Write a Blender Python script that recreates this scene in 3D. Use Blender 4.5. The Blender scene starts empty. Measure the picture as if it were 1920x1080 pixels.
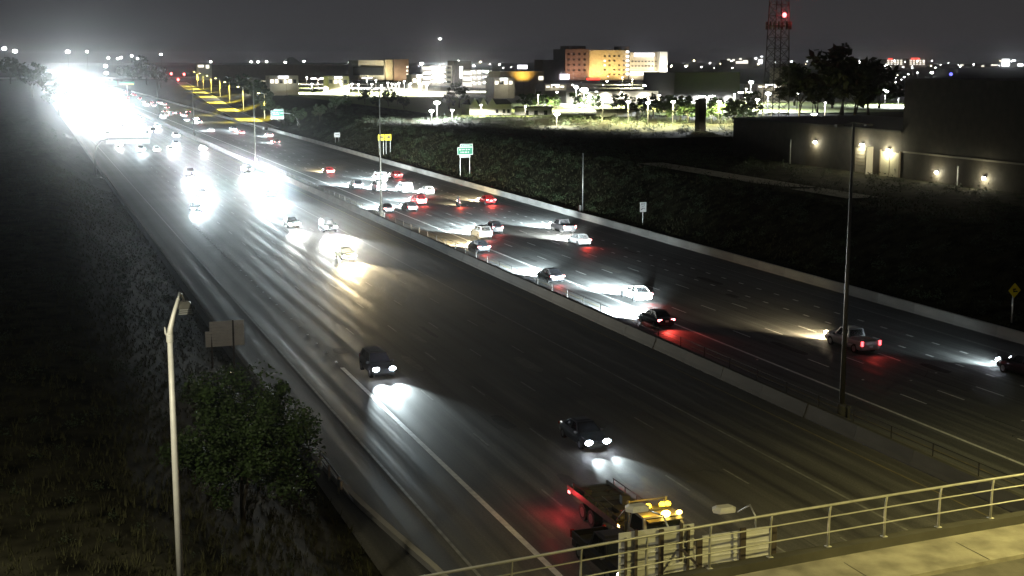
import bpy, bmesh, math, random
from mathutils import Vector, Matrix, noise
random.seed(7)
R = math.radians
S = bpy.context.scene
COL = S.collection

# ------------------------------------------------------------------ camera, sky, exposure
CAM_H = 24.6
FOC = 2500.0                       # focal length in pixels of a 1920 wide frame
PITCH = math.atan(427.0 / FOC)
YAW = math.atan(920.0 / math.hypot(FOC, 427.0))
cam_d = bpy.data.cameras.new('camera')
cam_d.sensor_width = 36.0
cam_d.lens = 36.0 * FOC / 1920.0
cam_d.clip_start = 0.5
cam_d.clip_end = 20000.0
cam = bpy.data.objects.new('camera', cam_d)
COL.objects.link(cam)
cam.location = (0, 0, CAM_H)
cam.rotation_euler = (math.pi / 2 - PITCH, 0, -YAW)
S.camera = cam

W = bpy.data.worlds.new('World')
S.world = W
W.use_nodes = True
wn, wl = W.node_tree.nodes, W.node_tree.links
wn.clear()
w_out = wn.new('ShaderNodeOutputWorld')
w_bg = wn.new('ShaderNodeBackground')
w_tc = wn.new('ShaderNodeTexCoord')
w_sep = wn.new('ShaderNodeSeparateXYZ')
w_ramp = wn.new('ShaderNodeValToRGB')
wl.new(w_tc.outputs['Generated'], w_sep.inputs[0])
wl.new(w_sep.outputs['Z'], w_ramp.inputs[0])
cr = w_ramp.color_ramp
cr.elements[0].position = 0.0
cr.elements[0].color = (0.043, 0.043, 0.046, 1)
cr.elements[1].position = 0.5
cr.elements[1].color = (0.028, 0.029, 0.031, 1)
e = cr.elements.new(0.045); e.color = (0.034, 0.035, 0.039, 1)
e = cr.elements.new(0.12); e.color = (0.028, 0.029, 0.031, 1)
# the city glow over the freeway's far end, wide and soft
w_dot = wn.new('ShaderNodeVectorMath'); w_dot.operation = 'DOT_PRODUCT'
wl.new(w_tc.outputs['Generated'], w_dot.inputs[0])
w_dot.inputs[1].default_value = (-0.08, 0.996, 0.0)
w_mr = wn.new('ShaderNodeMapRange')
w_mr.inputs['From Min'].default_value = 0.55; w_mr.inputs['From Max'].default_value = 1.0
w_mr.inputs['To Min'].default_value = 0.72; w_mr.inputs['To Max'].default_value = 1.05
wl.new(w_dot.outputs['Value'], w_mr.inputs['Value'])
w_mul = wn.new('ShaderNodeVectorMath'); w_mul.operation = 'SCALE'
wl.new(w_ramp.outputs['Color'], w_mul.inputs[0])
wl.new(w_mr.outputs['Result'], w_mul.inputs['Scale'])
w_sky = wn.new('ShaderNodeTexSky'); w_sky.sky_type = 'NISHITA'; w_sky.sun_disc = False
w_sky.sun_elevation = R(-4.0); w_sky.sun_rotation = R(60)
w_ss = wn.new('ShaderNodeVectorMath'); w_ss.operation = 'SCALE'; w_ss.inputs['Scale'].default_value = 0.02
wl.new(w_sky.outputs['Color'], w_ss.inputs[0])
w_add = wn.new('ShaderNodeVectorMath'); w_add.operation = 'ADD'
wl.new(w_mul.outputs[0], w_add.inputs[0]); wl.new(w_ss.outputs[0], w_add.inputs[1])
wl.new(w_add.outputs[0], w_bg.inputs['Color'])
w_bg.inputs['Strength'].default_value = 1.0
wl.new(w_bg.outputs[0], w_out.inputs['Surface'])

sun_d = bpy.data.lights.new('added_faint_sun', 'SUN')  # weak cool sun lamp added to the night, no moon is known
sun_d.energy = 0.012; sun_d.angle = R(10); sun_d.color = (0.9, 0.95, 1.0)
sun = bpy.data.objects.new('added_faint_sun', sun_d); COL.objects.link(sun)
sun.rotation_euler = (R(50), 0, R(60))

S.view_settings.view_transform = 'Standard'
S.view_settings.look = 'None'
S.view_settings.exposure = 0.0
S.view_settings.gamma = 1.0
S.render.engine = 'CYCLES'
cy = S.cycles
cy.use_denoising = True
cy.denoiser = 'OPENIMAGEDENOISE'
cy.max_bounces = 4; cy.diffuse_bounces = 2; cy.glossy_bounces = 2
cy.transmission_bounces = 2; cy.volume_bounces = 0; cy.transparent_max_bounces = 4
cy.sample_clamp_indirect = 3.0
cy.caustics_reflective = False; cy.caustics_refractive = False
cy.use_light_tree = True

# ------------------------------------------------------------------ helpers
def ray(px, py):
    cx, cy_, cz = (px - 960) / FOC, -(py - 540) / FOC, 1.0
    fw = cz * math.cos(PITCH) + cy_ * math.sin(PITCH)
    up = cy_ * math.cos(PITCH) - cz * math.sin(PITCH)
    return Vector((fw * math.sin(YAW) + cx * math.cos(YAW), fw * math.cos(YAW) - cx * math.sin(YAW), up))
def gp(px, py, z=0.0):
    r = ray(px, py); t = (z - CAM_H) / r.z
    return Vector((r.x * t, r.y * t, z))
def atY(px, py, Y):
    r = ray(px, py); t = Y / r.y
    return Vector((r.x * t, Y, CAM_H + r.z * t))
def atX(px, py, X):
    r = ray(px, py); t = X / r.x
    return Vector((X, r.y * t, CAM_H + r.z * t))

class MB:
    def __init__(s): s.v = []; s.f = []; s.m = []; s.mi = 0
    def add(s, vs, fs):
        b = len(s.v); s.v += [tuple(x) for x in vs]
        for f in fs: s.f.append(tuple(b + i for i in f)); s.m.append(s.mi)
        return s
    def box(s, c, d, rz=0.0, taper=1.0):
        x, y, z = d[0] / 2, d[1] / 2, d[2] / 2
        ca, sa = math.cos(rz), math.sin(rz)
        vs = []
        for zz, k in ((-z, 1.0), (z, taper)):
            for xx, yy in ((-x, -y), (x, -y), (x, y), (-x, y)):
                xx *= k; yy *= k
                vs.append((c[0] + xx * ca - yy * sa, c[1] + xx * sa + yy * ca, c[2] + zz))
        return s.add(vs, [(3, 2, 1, 0), (4, 5, 6, 7), (0, 1, 5, 4), (1, 2, 6, 5), (2, 3, 7, 6), (3, 0, 4, 7)])
    def tube(s, pts, r, n=8, cap=True):
        pts = [Vector(p) for p in pts]
        rs = r if isinstance(r, (list, tuple)) else [r] * len(pts)
        rings = []
        ref = None
        for i, p in enumerate(pts):
            a = pts[max(i - 1, 0)]; b = pts[min(i + 1, len(pts) - 1)]
            t = (b - a).normalized()
            if ref is None:
                ref = Vector((1, 0, 0)) if abs(t.x) < 0.8 else Vector((0, 1, 0))
            u = (ref - t * ref.dot(t)).normalized(); w = t.cross(u); ref = u
            rings.append([p + (u * math.cos(2 * math.pi * k / n) + w * math.sin(2 * math.pi * k / n)) * rs[i] for k in range(n)])
        vs = [q for g in rings for q in g]; fs = []
        for i in range(len(pts) - 1):
            for k in range(n):
                k2 = (k + 1) % n
                fs.append((i * n + k, i * n + k2, (i + 1) * n + k2, (i + 1) * n + k))
        if cap:
            fs.append(tuple(range(n - 1, -1, -1))); fs.append(tuple((len(pts) - 1) * n + k for k in range(n)))
        return s.add(vs, fs)
    def disc_y(s, c, r, t, n=14):          # short cylinder along x (wheel)
        return s.tube([(c[0] - t / 2, c[1], c[2]), (c[0] + t / 2, c[1], c[2])], r, n)
    def loft(s, rings, cap=True):
        n = len(rings[0]); vs = [q for g in rings for q in g]; fs = []
        for i in range(len(rings) - 1):
            for k in range(n):
                k2 = (k + 1) % n
                fs.append((i * n + k, i * n + k2, (i + 1) * n + k2, (i + 1) * n + k))
        if cap:
            fs.append(tuple(range(n - 1, -1, -1))); fs.append(tuple((len(rings) - 1) * n + k for k in range(n)))
        return s.add(vs, fs)
    def slab(s, quad, th):                 # a thin plate: quad pushed along its normal
        q = [Vector(p) for p in quad]
        nrm = (q[1] - q[0]).cross(q[-1] - q[0]).normalized() * th
        n = len(q); vs = q + [p + nrm for p in q]
        fs = [tuple(range(n - 1, -1, -1)), tuple(range(n, 2 * n))] + [(i, (i + 1) % n, n + (i + 1) % n, n + i) for i in range(n)]
        return s.add(vs, fs)
    def ball(s, c, r, nu=8, nv=5, squash=(1, 1, 1)):
        vs = [(c[0], c[1], c[2] - r * squash[2])]; fs = []
        for j in range(1, nv):
            a = -math.pi / 2 + math.pi * j / nv
            for i in range(nu):
                b = 2 * math.pi * i / nu
                vs.append((c[0] + r * squash[0] * math.cos(a) * math.cos(b), c[1] + r * squash[1] * math.cos(a) * math.sin(b), c[2] + r * squash[2] * math.sin(a)))
        vs.append((c[0], c[1], c[2] + r * squash[2])); L = len(vs) - 1
        for i in range(nu):
            i2 = (i + 1) % nu
            fs.append((0, 1 + i2, 1 + i)); fs.append((L, L - nu + i, L - nu + i2))
            for j in range(nv - 2):
                a0 = 1 + j * nu
                fs.append((a0 + i, a0 + i2, a0 + nu + i2, a0 + nu + i))
        return s.add(vs, fs)
    def mesh(s, name, mats, smooth=False):
        me = bpy.data.meshes.new(name)
        me.from_pydata(s.v, [], s.f)
        for m in (mats if isinstance(mats, (list, tuple)) else [mats]): me.materials.append(m)
        if any(s.m): me.polygons.foreach_set('material_index', s.m)
        if smooth: me.polygons.foreach_set('use_smooth', [True] * len(s.f))
        me.update()
        return me
    def build(s, name, mats, parent=None, smooth=False):
        return link(name, s.mesh(name, mats, smooth), parent)

def link(name, data, parent=None, loc=None, mat=None):
    o = bpy.data.objects.new(name, data)
    COL.objects.link(o)
    if parent is not None: o.parent = parent
    if loc is not None: o.location = loc
    if mat is not None:
        o.material_slots[0].link = 'OBJECT'; o.material_slots[0].material = mat
    return o
def tag(o, label=None, cat=None, group=None, kind=None):
    if label: o['label'] = label
    if cat: o['category'] = cat
    if group: o['group'] = group
    if kind: o['kind'] = kind
    return o
def thing(name, label, cat, loc=(0, 0, 0), rz=0.0, group=None):
    o = bpy.data.objects.new(name, None); COL.objects.link(o)
    o.location = loc; o.rotation_euler = (0, 0, rz); o.empty_display_size = 0.5
    return tag(o, label, cat, group)

# ------------------------------------------------------------------ materials
def mat(name, col, rough=0.7, metal=0.0, var=0.0, scale=3.0, bump=0.0, spec=0.5, coat=0.0, stretch=(1, 1, 1)):
    m = bpy.data.materials.new(name); m.use_nodes = True
    nt = m.node_tree; b = nt.nodes['Principled BSDF']
    b.inputs['Base Color'].default_value = (*col, 1); b.inputs['Roughness'].default_value = rough
    b.inputs['Metallic'].default_value = metal; b.inputs['Specular IOR Level'].default_value = spec
    b.inputs['Coat Weight'].default_value = coat; b.inputs['Coat Roughness'].default_value = 0.08
    if var or bump:
        tc = nt.nodes.new('ShaderNodeTexCoord'); mp = nt.nodes.new('ShaderNodeMapping'); mp.inputs['Scale'].default_value = stretch
        nz = nt.nodes.new('ShaderNodeTexNoise'); nz.inputs['Scale'].default_value = scale; nz.inputs['Detail'].default_value = 6
        nt.links.new(tc.outputs['Object'], mp.inputs[0]); nt.links.new(mp.outputs[0], nz.inputs['Vector'])
        if var:
            mx = nt.nodes.new('ShaderNodeMapRange'); mx.inputs['From Min'].default_value = 0.3; mx.inputs['From Max'].default_value = 0.7
            mx.inputs['To Min'].default_value = 1 - var; mx.inputs['To Max'].default_value = 1 + var
            nt.links.new(nz.outputs['Fac'], mx.inputs['Value'])
            sc = nt.nodes.new('ShaderNodeVectorMath'); sc.operation = 'SCALE'; sc.inputs[0].default_value = col
            nt.links.new(mx.outputs[0], sc.inputs['Scale']); nt.links.new(sc.outputs[0], b.inputs['Base Color'])
        if bump:
            bp = nt.nodes.new('ShaderNodeBump'); bp.inputs['Strength'].default_value = bump; bp.inputs['Distance'].default_value = 0.1
            nt.links.new(nz.outputs['Fac'], bp.inputs['Height']); nt.links.new(bp.outputs[0], b.inputs['Normal'])
    return m
def emit(name, col, strength, sample=False):
    m = bpy.data.materials.new(name); m.use_nodes = True
    nt = m.node_tree; b = nt.nodes['Principled BSDF']
    b.inputs['Base Color'].default_value = (0.3, 0.3, 0.3, 1)
    b.inputs['Emission Color'].default_value = (*col, 1); b.inputs['Emission Strength'].default_value = strength
    m.cycles.emission_sampling = 'AUTO' if sample else 'NONE'
    return m
def lamp(kind, loc, power, col, parent=None, radius=0.1, size=90, blend=1.0, aim=None, rot=None, name='lamp_light'):
    d = bpy.data.lights.new(name, kind); d.energy = power; d.color = col; d.shadow_soft_size = radius
    if kind == 'SPOT': d.spot_size = R(size); d.spot_blend = blend
    o = bpy.data.objects.new(name, d); COL.objects.link(o); o.location = loc
    if aim is not None:
        o.rotation_euler = (Vector(aim) - Vector(loc)).to_track_quat('-Z', 'Y').to_euler()
    if rot is not None: o.rotation_euler = rot
    if parent is not None: o.parent = parent
    return o

M = {}
M['steel'] = mat('galvanised_steel', (0.42, 0.43, 0.42), 0.45, 0.7, 0.12, 6)
M['steel_dark'] = mat('dark_steel', (0.10, 0.10, 0.09), 0.55, 0.5, 0.15, 6)
M['pole_paint'] = mat('pale_pole_paint', (0.66, 0.66, 0.62), 0.5, 0.1, 0.08, 4)
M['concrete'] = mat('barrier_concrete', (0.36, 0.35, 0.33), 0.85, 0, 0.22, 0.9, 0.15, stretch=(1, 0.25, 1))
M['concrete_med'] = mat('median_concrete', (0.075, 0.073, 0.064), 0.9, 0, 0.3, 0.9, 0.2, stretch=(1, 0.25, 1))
M['concrete_dk'] = mat('weathered_concrete', (0.17, 0.16, 0.14), 0.9, 0, 0.3, 0.8, 0.2)
M['white_line'] = mat('road_paint_white', (0.72, 0.73, 0.70), 0.55, 0, 0.2, 2.2)
M['white_worn'] = mat('road_paint_worn', (0.22, 0.22, 0.20), 0.6, 0, 0.4, 1.6)
M['yellow_line'] = mat('road_paint_yellow', (0.20, 0.165, 0.07), 0.6, 0, 0.35, 1.6)
M['tar'] = mat('tar_joint', (0.012, 0.012, 0.012), 0.6)
M['grass'] = mat('dry_grass', (0.042, 0.042, 0.020), 0.95, 0, 0.5, 0.8, spec=0.1)
M['alu_back'] = mat('sign_back_aluminium', (0.62, 0.58, 0.50), 0.5, 0.25, 0.1, 3)
M['rubber'] = mat('tyre_rubber', (0.018, 0.018, 0.018), 0.85)
M['rim'] = mat('alloy_rim', (0.45, 0.46, 0.48), 0.3, 0.9)
M['glass'] = mat('car_glass', (0.012, 0.014, 0.016), 0.06, 0, spec=0.8)
M['trim'] = mat('black_trim', (0.02, 0.02, 0.021), 0.5)
M['plate'] = mat('licence_plate', (0.75, 0.76, 0.78), 0.45)
M['leaf'] = mat('tree_leaf', (0.036, 0.066, 0.015), 0.65, 0, 0.45, 1.2)
M['leaf_dk'] = mat('dark_leaf', (0.022, 0.036, 0.012), 0.7, 0, 0.45, 1.0)
M['bark'] = mat('bark', (0.05, 0.042, 0.03), 0.9, 0, 0.3, 5, 0.3)
M['sign_green'] = mat('sign_green', (0.006, 0.17, 0.10), 0.4)
M['sign_white'] = mat('sign_white', (0.55, 0.56, 0.57), 0.4)
M['sign_yellow'] = mat('sign_yellow', (0.85, 0.68, 0.02), 0.4)
M['sign_blue'] = mat('sign_blue', (0.20, 0.34, 0.45), 0.4)
M['sign_black'] = mat('sign_black', (0.02, 0.02, 0.02), 0.5)

PAINT = {
    'black': mat('paint_black', (0.012, 0.012, 0.014), 0.28, 0.2, coat=0.6),
    'charcoal': mat('paint_charcoal', (0.045, 0.047, 0.052), 0.3, 0.4, coat=0.6),
    'silver': mat('paint_silver', (0.38, 0.39, 0.40), 0.3, 0.6, coat=0.6),
    'white': mat('paint_white', (0.74, 0.74, 0.73), 0.3, 0.0, coat=0.6),
    'red': mat('paint_red', (0.28, 0.015, 0.015), 0.3, 0.2, coat=0.6),
    'blue': mat('paint_blue', (0.02, 0.045, 0.13), 0.3, 0.3, coat=0.6),
    'tan': mat('paint_tan', (0.30, 0.26, 0.20), 0.32, 0.4, coat=0.6),
}
HEAD = {
    'white': emit('headlight_white', (1.0, 1.0, 1.0), 60),
    'cool': emit('headlight_cool', (0.80, 0.88, 1.0), 60),
    'warm': emit('headlight_warm', (1.0, 0.82, 0.55), 55),
    'off': mat('headlight_lens', (0.6, 0.6, 0.6), 0.1),
}
HCOL = {'white': (0.96, 1.0, 0.95), 'cool': (0.80, 0.96, 1.0), 'warm': (1.0, 0.80, 0.46)}
TAIL = {
    'run': emit('taillight_running', (1.0, 0.06, 0.07), 7),
    'brake': emit('taillight_braking', (1.0, 0.20, 0.22), 14),
    'off': mat('taillight_lens', (0.25, 0.01, 0.01), 0.2),
}
M['amber'] = emit('amber_lens', (1.0, 0.62, 0.02), 9)
M['amber_hot'] = emit('amber_beacon', (1.0, 0.66, 0.12), 22)
M['red_lamp'] = emit('red_lens', (1.0, 0.10, 0.10), 9)
M['white_lamp'] = emit('white_lens', (1.0, 0.99, 0.95), 30)
M['cool_lamp'] = emit('cool_lens', (0.86, 0.92, 1.0), 30)
M['warm_lamp'] = emit('warm_lens', (1.0, 0.86, 0.55), 20)

# ------------------------------------------------------------------ the setting: land, freeway, ramp
RAMP = [(40, 82.0, 0.0), (470, 82.0, 0.0), (560, 84.5, 1.2), (645, 88.0, 2.8), (800, 99.0, 4.8), (950, 108.0, 6.0), (1150, 124.0, 6.6), (6000, 300.0, 6.6)]
def ramp_at(Y):
    for (y0, x0, z0), (y1, x1, z1) in zip(RAMP, RAMP[1:]):
        if y0 <= Y <= y1:
            t = (Y - y0) / (y1 - y0); return x0 + (x1 - x0) * t, z0 + (z1 - z0) * t
    return (82.0, 0.0) if Y < 40 else (300.0, 6.6)
def smooth(t): t = min(max(t, 0), 1); return t * t * (3 - 2 * t)
def land(X, Y):
    n = noise.noise((X * 0.07, Y * 0.05, 3.1)) * 0.35
    if X <= 2: return 6.5 + n * 0.6 - 0.02 * 0
    if X < 15.0: return 6.5 + (0.12 - 6.5) * smooth((X - 2) / 13.0) + n * 0.5 * min(1, (15 - X) / 3)
    if X <= 81.6: return -0.06
    rx, rz = ramp_at(Y)
    if Y > 470:
        if X < rx - 4.5: return -0.06 + (rz + 0.06 - 0.10) * smooth((X - 81.6) / max(rx - 4.5 - 81.6, 0.4)) if rx - 4.5 > 81.6 else -0.06
        if X <= rx + 5.0: return rz - 0.10
        e0, z0 = rx + 5.0, rz - 0.10
    else:
        e0, z0 = 82.6, 0.75
    if X <= e0: return z0
    top = 6.5
    if z0 >= top: return top
    return z0 + (top - z0) * smooth((X - e0) / 17.0) + n * min(1, (X - e0) / 4)
xs = [-6000, -3000, -1500, -700, -350, -200, -120, -80, -55, -40, -30, -22, -16, -11, -7, -4, -1.5, 0, 2, 3.5, 5, 6.5, 8, 9.5, 11, 12.5, 14, 15, 40, 65, 80, 81.5, 82.65]
xs += [84 + i * 1.5 for i in range(16)] + [110, 114, 119, 125, 132, 140, 150, 165, 185, 210, 250, 300, 380, 500, 700, 1000, 1500, 2500, 4000, 8000]
ys = [-200, -60, -20, 0, 15] + [25 + 3 * i for i in range(45)] + [165 + 7 * i for i in range(30)] + [380 + 15 * i for i in range(30)] + [850 + 50 * i for i in range(20)] + [2000, 2500, 3200, 4500, 7000, 10000]
vs = [(x, y, land(x, y)) for y in ys for x in xs]
nx = len(xs)
fs = [(j * nx + i, j * nx + i + 1, (j + 1) * nx + i + 1, (j + 1) * nx + i) for j in range(len(ys) - 1) for i in range(nx - 1)]
M['earth'] = mat('dry_earth', (0.024, 0.023, 0.014), 0.97, 0, 0.85, 0.55, 0.25, spec=0.05)
mb = MB(); mb.add(vs, fs)
tag(mb.build('ground', M['earth'], smooth=True), kind='structure')

# dry grass on both banks
rg = random.Random(31); mbg = MB()
def tuft(x, y, s):
    z = land(x, y) - .03
    for _ in range(5):
        a = rg.uniform(0, 6.28); l = s * rg.uniform(.5, 1.2); b0 = Vector((x + rg.uniform(-.2, .2) * s, y + rg.uniform(-.2, .2) * s, z))
        t = b0 + Vector((math.cos(a) * l * .5, math.sin(a) * l * .5, l)); w = Vector((-math.sin(a), math.cos(a), 0)) * (.018 + .02 * s)
        mbg.add([b0 - w, b0 + w, t], [(0, 1, 2)])
for _ in range(22000): tuft(rg.uniform(-12, 14.9), 40 + 220 * rg.random() ** 1.7, rg.uniform(.1, .5))
for _ in range(16000): tuft(82.9 + 26 * rg.random() ** 1.3, 75 + 330 * rg.random(), rg.uniform(.15, .55))
tag(mbg.build('grass', M['grass']), 'dry grass growing over both banks of the freeway', 'grass', kind='stuff')

# road surface: worn lanes streaked along the direction of travel, polished in the wheel tracks
def road_material(name, base, rough_lo, rough_hi, lane0, lanew):
    m = bpy.data.materials.new(name); m.use_nodes = True
    nt = m.node_tree; b = nt.nodes['Principled BSDF']; N = nt.nodes.new; L = nt.links.new
    tc = N('ShaderNodeTexCoord')
    mp = N('ShaderNodeMapping'); mp.inputs['Scale'].default_value = (1.6, 0.012, 1)
    L(tc.outputs['Object'], mp.inputs[0])
    n1 = N('ShaderNodeTexNoise'); n1.inputs['Scale'].default_value = 1.0; n1.inputs['Detail'].default_value = 5; n1.inputs['Roughness'].default_value = 0.65
    L(mp.outputs[0], n1.inputs['Vector'])
    n2 = N('ShaderNodeTexNoise'); n2.inputs['Scale'].default_value = 9.0; n2.inputs['Detail'].default_value = 4
    L(tc.outputs['Object'], n2.inputs['Vector'])
    n3 = N('ShaderNodeTexNoise'); n3.inputs['Scale'].default_value = 0.08; n3.inputs['Detail'].default_value = 3
    L(tc.outputs['Object'], n3.inputs['Vector'])
    # wheel tracks: two per lane
    sx = N('ShaderNodeSeparateXYZ'); L(tc.outputs['Object'], sx.inputs[0])
    w1 = N('ShaderNodeMath'); w1.operation = 'MULTIPLY_ADD'; w1.inputs[1].default_value = 4 * math.pi / lanew; w1.inputs[2].default_value = -4 * math.pi * lane0 / lanew
    L(sx.outputs['X'], w1.inputs[0])
    w2 = N('ShaderNodeMath'); w2.operation = 'COSINE'; L(w1.outputs[0], w2.inputs[0])
    track = N('ShaderNodeMapRange'); track.inputs['From Min'].default_value = -1; track.inputs['From Max'].default_value = 1
    track.inputs['To Min'].default_value = 1.0; track.inputs['To Max'].default_value = 0.0
    L(w2.outputs[0], track.inputs['Value'])
    def rng(sock, lo, hi, a=0.3, c=0.7):
        q = N('ShaderNodeMapRange'); q.inputs['From Min'].default_value = a; q.inputs['From Max'].default_value = c
        q.inputs['To Min'].default_value = lo; q.inputs['To Max'].default_value = hi; L(sock, q.inputs['Value']); return q.outputs[0]
    def mul(a, c):
        q = N('ShaderNodeMath'); q.operation = 'MULTIPLY'; L(a, q.inputs[0]); L(c, q.inputs[1]); return q.outputs[0]
    k = mul(mul(rng(n1.outputs['Fac'], 0.45, 1.55), rng(n2.outputs['Fac'], 0.78, 1.22)), mul(rng(n3.outputs['Fac'], 0.8, 1.2), rng(track.outputs[0], 1.1, 0.82, 0, 1)))
    sc = N('ShaderNodeVectorMath'); sc.operation = 'SCALE'; sc.inputs[0].default_value = base
    L(k, sc.inputs['Scale']); L(sc.outputs[0], b.inputs['Base Color'])
    b.inputs['Specular IOR Level'].default_value = 0.32
    r1 = N('ShaderNodeMath'); r1.operation = 'ADD'
    L(rng(n1.outputs['Fac'], rough_lo, rough_hi), r1.inputs[0]); L(rng(track.outputs[0], 0.09, -0.09, 0, 1), r1.inputs[1])
    L(r1.outputs[0], b.inputs['Roughness'])
    bp = N('ShaderNodeBump'); bp.inputs['Strength'].default_value = 0.25; bp.inputs['Distance'].default_value = 0.02
    L(n2.outputs['Fac'], bp.inputs['Height']); L(bp.outputs[0], b.inputs['Normal'])
    return m
M['road_l'] = road_material('worn_concrete_lanes', (0.095, 0.092, 0.084), 0.54, 0.84, 23.05, 3.93)
M['road_r'] = road_material('worn_asphalt_lanes', (0.13, 0.133, 0.13), 0.55, 0.80, 56.7, 3.5)

def strip(mb, x0, x1, y0, y1, z, step=None):
    y = y0
    while y < y1 - 1e-6:
        yn = min(y1, y + (step or (y1 - y0)))
        mb.add([(x0, y, z), (x1, y, z), (x1, yn, z), (x0, yn, z)], [(0, 1, 2, 3)]); y = yn
    return mb
road_l = tag(strip(MB(), 15.0, 50.6, 5, 4000, 0.0, 200).build('road_left', M['road_l']), kind='structure')
road_r = tag(strip(MB(), 50.6, 81.4, 5, 4000, 0.0, 200).build('road_right', M['road_r']), kind='structure')

Z1 = 0.006
def line(parent, x, w, y0, y1, m, name='edge_line'):
    strip(MB(), x - w / 2, x + w / 2, y0, y1, Z1).build(name, M[m], parent)
line(road_l, 19.4, 0.18, 45, 1500, 'white_worn')
line(road_l, 23.05, 0.34, 45, 104, 'white_line', 'gore_line')
line(road_l, 42.8, 0.16, 45, 1500, 'white_worn', 'carpool_line')
line(road_l, 48.3, 0.14, 45, 1500, 'yellow_line')
line(road_r, 56.7, 0.26, 45, 1500, 'white_line', 'carpool_line')
line(road_r, 53.6, 0.12, 45, 1500, 'yellow_line')
line(road_r, 77.8, 0.18, 45, 1500, 'white_worn')
def unit(w, l, m, name):
    return strip(MB(), -w / 2, w / 2, -l / 2, l / 2, 0).mesh(name, M[m])
dash_r = unit(0.15, 3.1, 'white_line', 'lane_dash'); dash_l = unit(0.13, 3.1, 'white_worn', 'lane_dash')
dash_s = unit(0.22, 1.0, 'white_line', 'short_dash')
def row(parent, me, x, y0, period, y1, name):
    y = y0
    while y < y1: link(name, me, parent, (x + random.uniform(-.02, .02), y + random.uniform(-.1, .1), Z1)); y += period
for x in (60.35, 63.7, 67.2): row(road_r, dash_r, x, 54.5, 12.6, 420, 'lane_dash')
for x in (70.7, 74.25): row(road_r, dash_s, x, 57.0, 3.82, 300, 'short_dash')
for x in (27.0, 31.0, 35.0, 38.85): row(road_l, dash_l, x, 55.2, 12.6, 330, 'lane_dash')
# raised ceramic lane dots, in pairs, where the left gore line turns into dots
dot = MB().ball((0, 0, 0), 0.11, 8, 4, (1, 1, 0.25)).mesh('lane_dot', M['sign_white'], True)
for k in range(26):
    y = 106 + 4.0 * k
    link('lane_dot', dot, road_l, (23.05, y, 0.012))
for x, y in ((60.35, 79.8 + 6.2), (56.2, 95.0), (63.7, 72.0), (67.2, 86.0), (67.2, 73.2), (63.7, 84.5), (60.35, 67.0)):
    link('lane_dot', dot, road_r, (x, y, 0.012))
# tar lines between and across the slabs
for x in (28.9, 29.6, 36.9, 44.9):
    y = 46 + random.uniform(0, 10)
    while y < 300:
        l = random.uniform(4, 14)
        strip(MB(), x - .03, x + .03, y, y + l, 0.004).build('tar_joint', M['tar'], road_l); y += l + random.uniform(15, 60)
for x in (58.4, 62.1, 65.6, 69.0):
    y = 48 + random.uniform(0, 10)
    while y < 200:
        l = random.uniform(3, 9)
        strip(MB(), x - .05, x + .05, y, y + l, 0.004).build('tar_joint', M['tar'], road_r); y += l + random.uniform(12, 40)

# repair patches and sealed cracks
M['patch_dk'] = mat('asphalt_patch_dark', (0.045, 0.045, 0.043), 0.75, 0, 0.35, 2.0)
M['patch_lt'] = mat('concrete_patch_pale', (0.15, 0.145, 0.13), 0.8, 0, 0.3, 2.0)
rp = random.Random(21)
for k in range(26):
    left = k % 2 == 0
    x = rp.choice([25, 29, 33, 36.9, 40.8]) if left else rp.choice([58.6, 62, 65.5, 69, 72.5])
    x += rp.uniform(-.9, .9); y = rp.uniform(56, 170); w = rp.uniform(.5, 1.5); l = rp.uniform(1.5, 7)
    n_ = 9; ring_ = []
    for q in range(n_):
        a = 2 * math.pi * q / n_; m_ = 1 / max(abs(math.cos(a)), abs(math.sin(a)))
        ring_.append((x + math.cos(a) * m_ * w * .5 * rp.uniform(.85, 1), y + math.sin(a) * m_ * l * .5 * rp.uniform(.85, 1), .0025 + .0004 * (k % 3)))
    MB().add(ring_, [tuple(range(n_))]).build('road_patch', M['patch_dk' if rp.random() < .6 else 'patch_lt'], road_l if left else road_r)
for k in range(22):
    left = k % 2 == 0
    x = rp.uniform(23.5, 48) if left else rp.uniform(57, 77); y = rp.uniform(55, 130); pts_ = [(x, y)]
    dx = rp.choice([-1, 1])
    for q in range(rp.randint(5, 9)): x += dx * rp.uniform(.2, .7); y += rp.uniform(-.5, .6); pts_.append((x, y))
    v_ = []
    for (a, b_) in pts_: v_ += [(a, b_ - .035, .0045), (a, b_ + .035, .0045)]
    MB().add(v_, [(2 * q, 2 * q + 2, 2 * q + 3, 2 * q + 1) for q in range(len(pts_) - 1)]).build('sealed_crack', M['tar'], road_l if left else road_r)

# kerb and low concrete edge on the left shoulder
def barrier(name, x, y0, y1, h, wb, wt, m, seg, label, cat):
    root = thing(name, label, cat, (x, y0, 0))
    prof = [(-wb / 2, 0), (-wb / 2, 0.08), (-wb / 2 * 0.62 - wt / 2 * 0.38, h * 0.32), (-wt / 2, h), (wt / 2, h), (wb / 2 * 0.62 + wt / 2 * 0.38, h * 0.32), (wb / 2, 0.08), (wb / 2, 0)]
    me = MB().loft([[(px, 0, pz) for px, pz in prof], [(px, seg - 0.03, pz) for px, pz in prof]]).mesh('barrier_segment', M[m])
    y = 0
    while y < y1 - y0:
        link('barrier_segment', me, root, (random.uniform(-.012, .012), y, 0)); y += seg
    return root
kerb = thing('concrete_kerb', 'low pale concrete kerb running down the left shoulder past the guardrail end', 'kerb', (0, 0, 0))
path = [(17.9, 54), (17.5, 59.4), (16.9, 65), (16.45, 69.5), (16.15, 73.5), (16.0, 77.5)]
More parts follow.
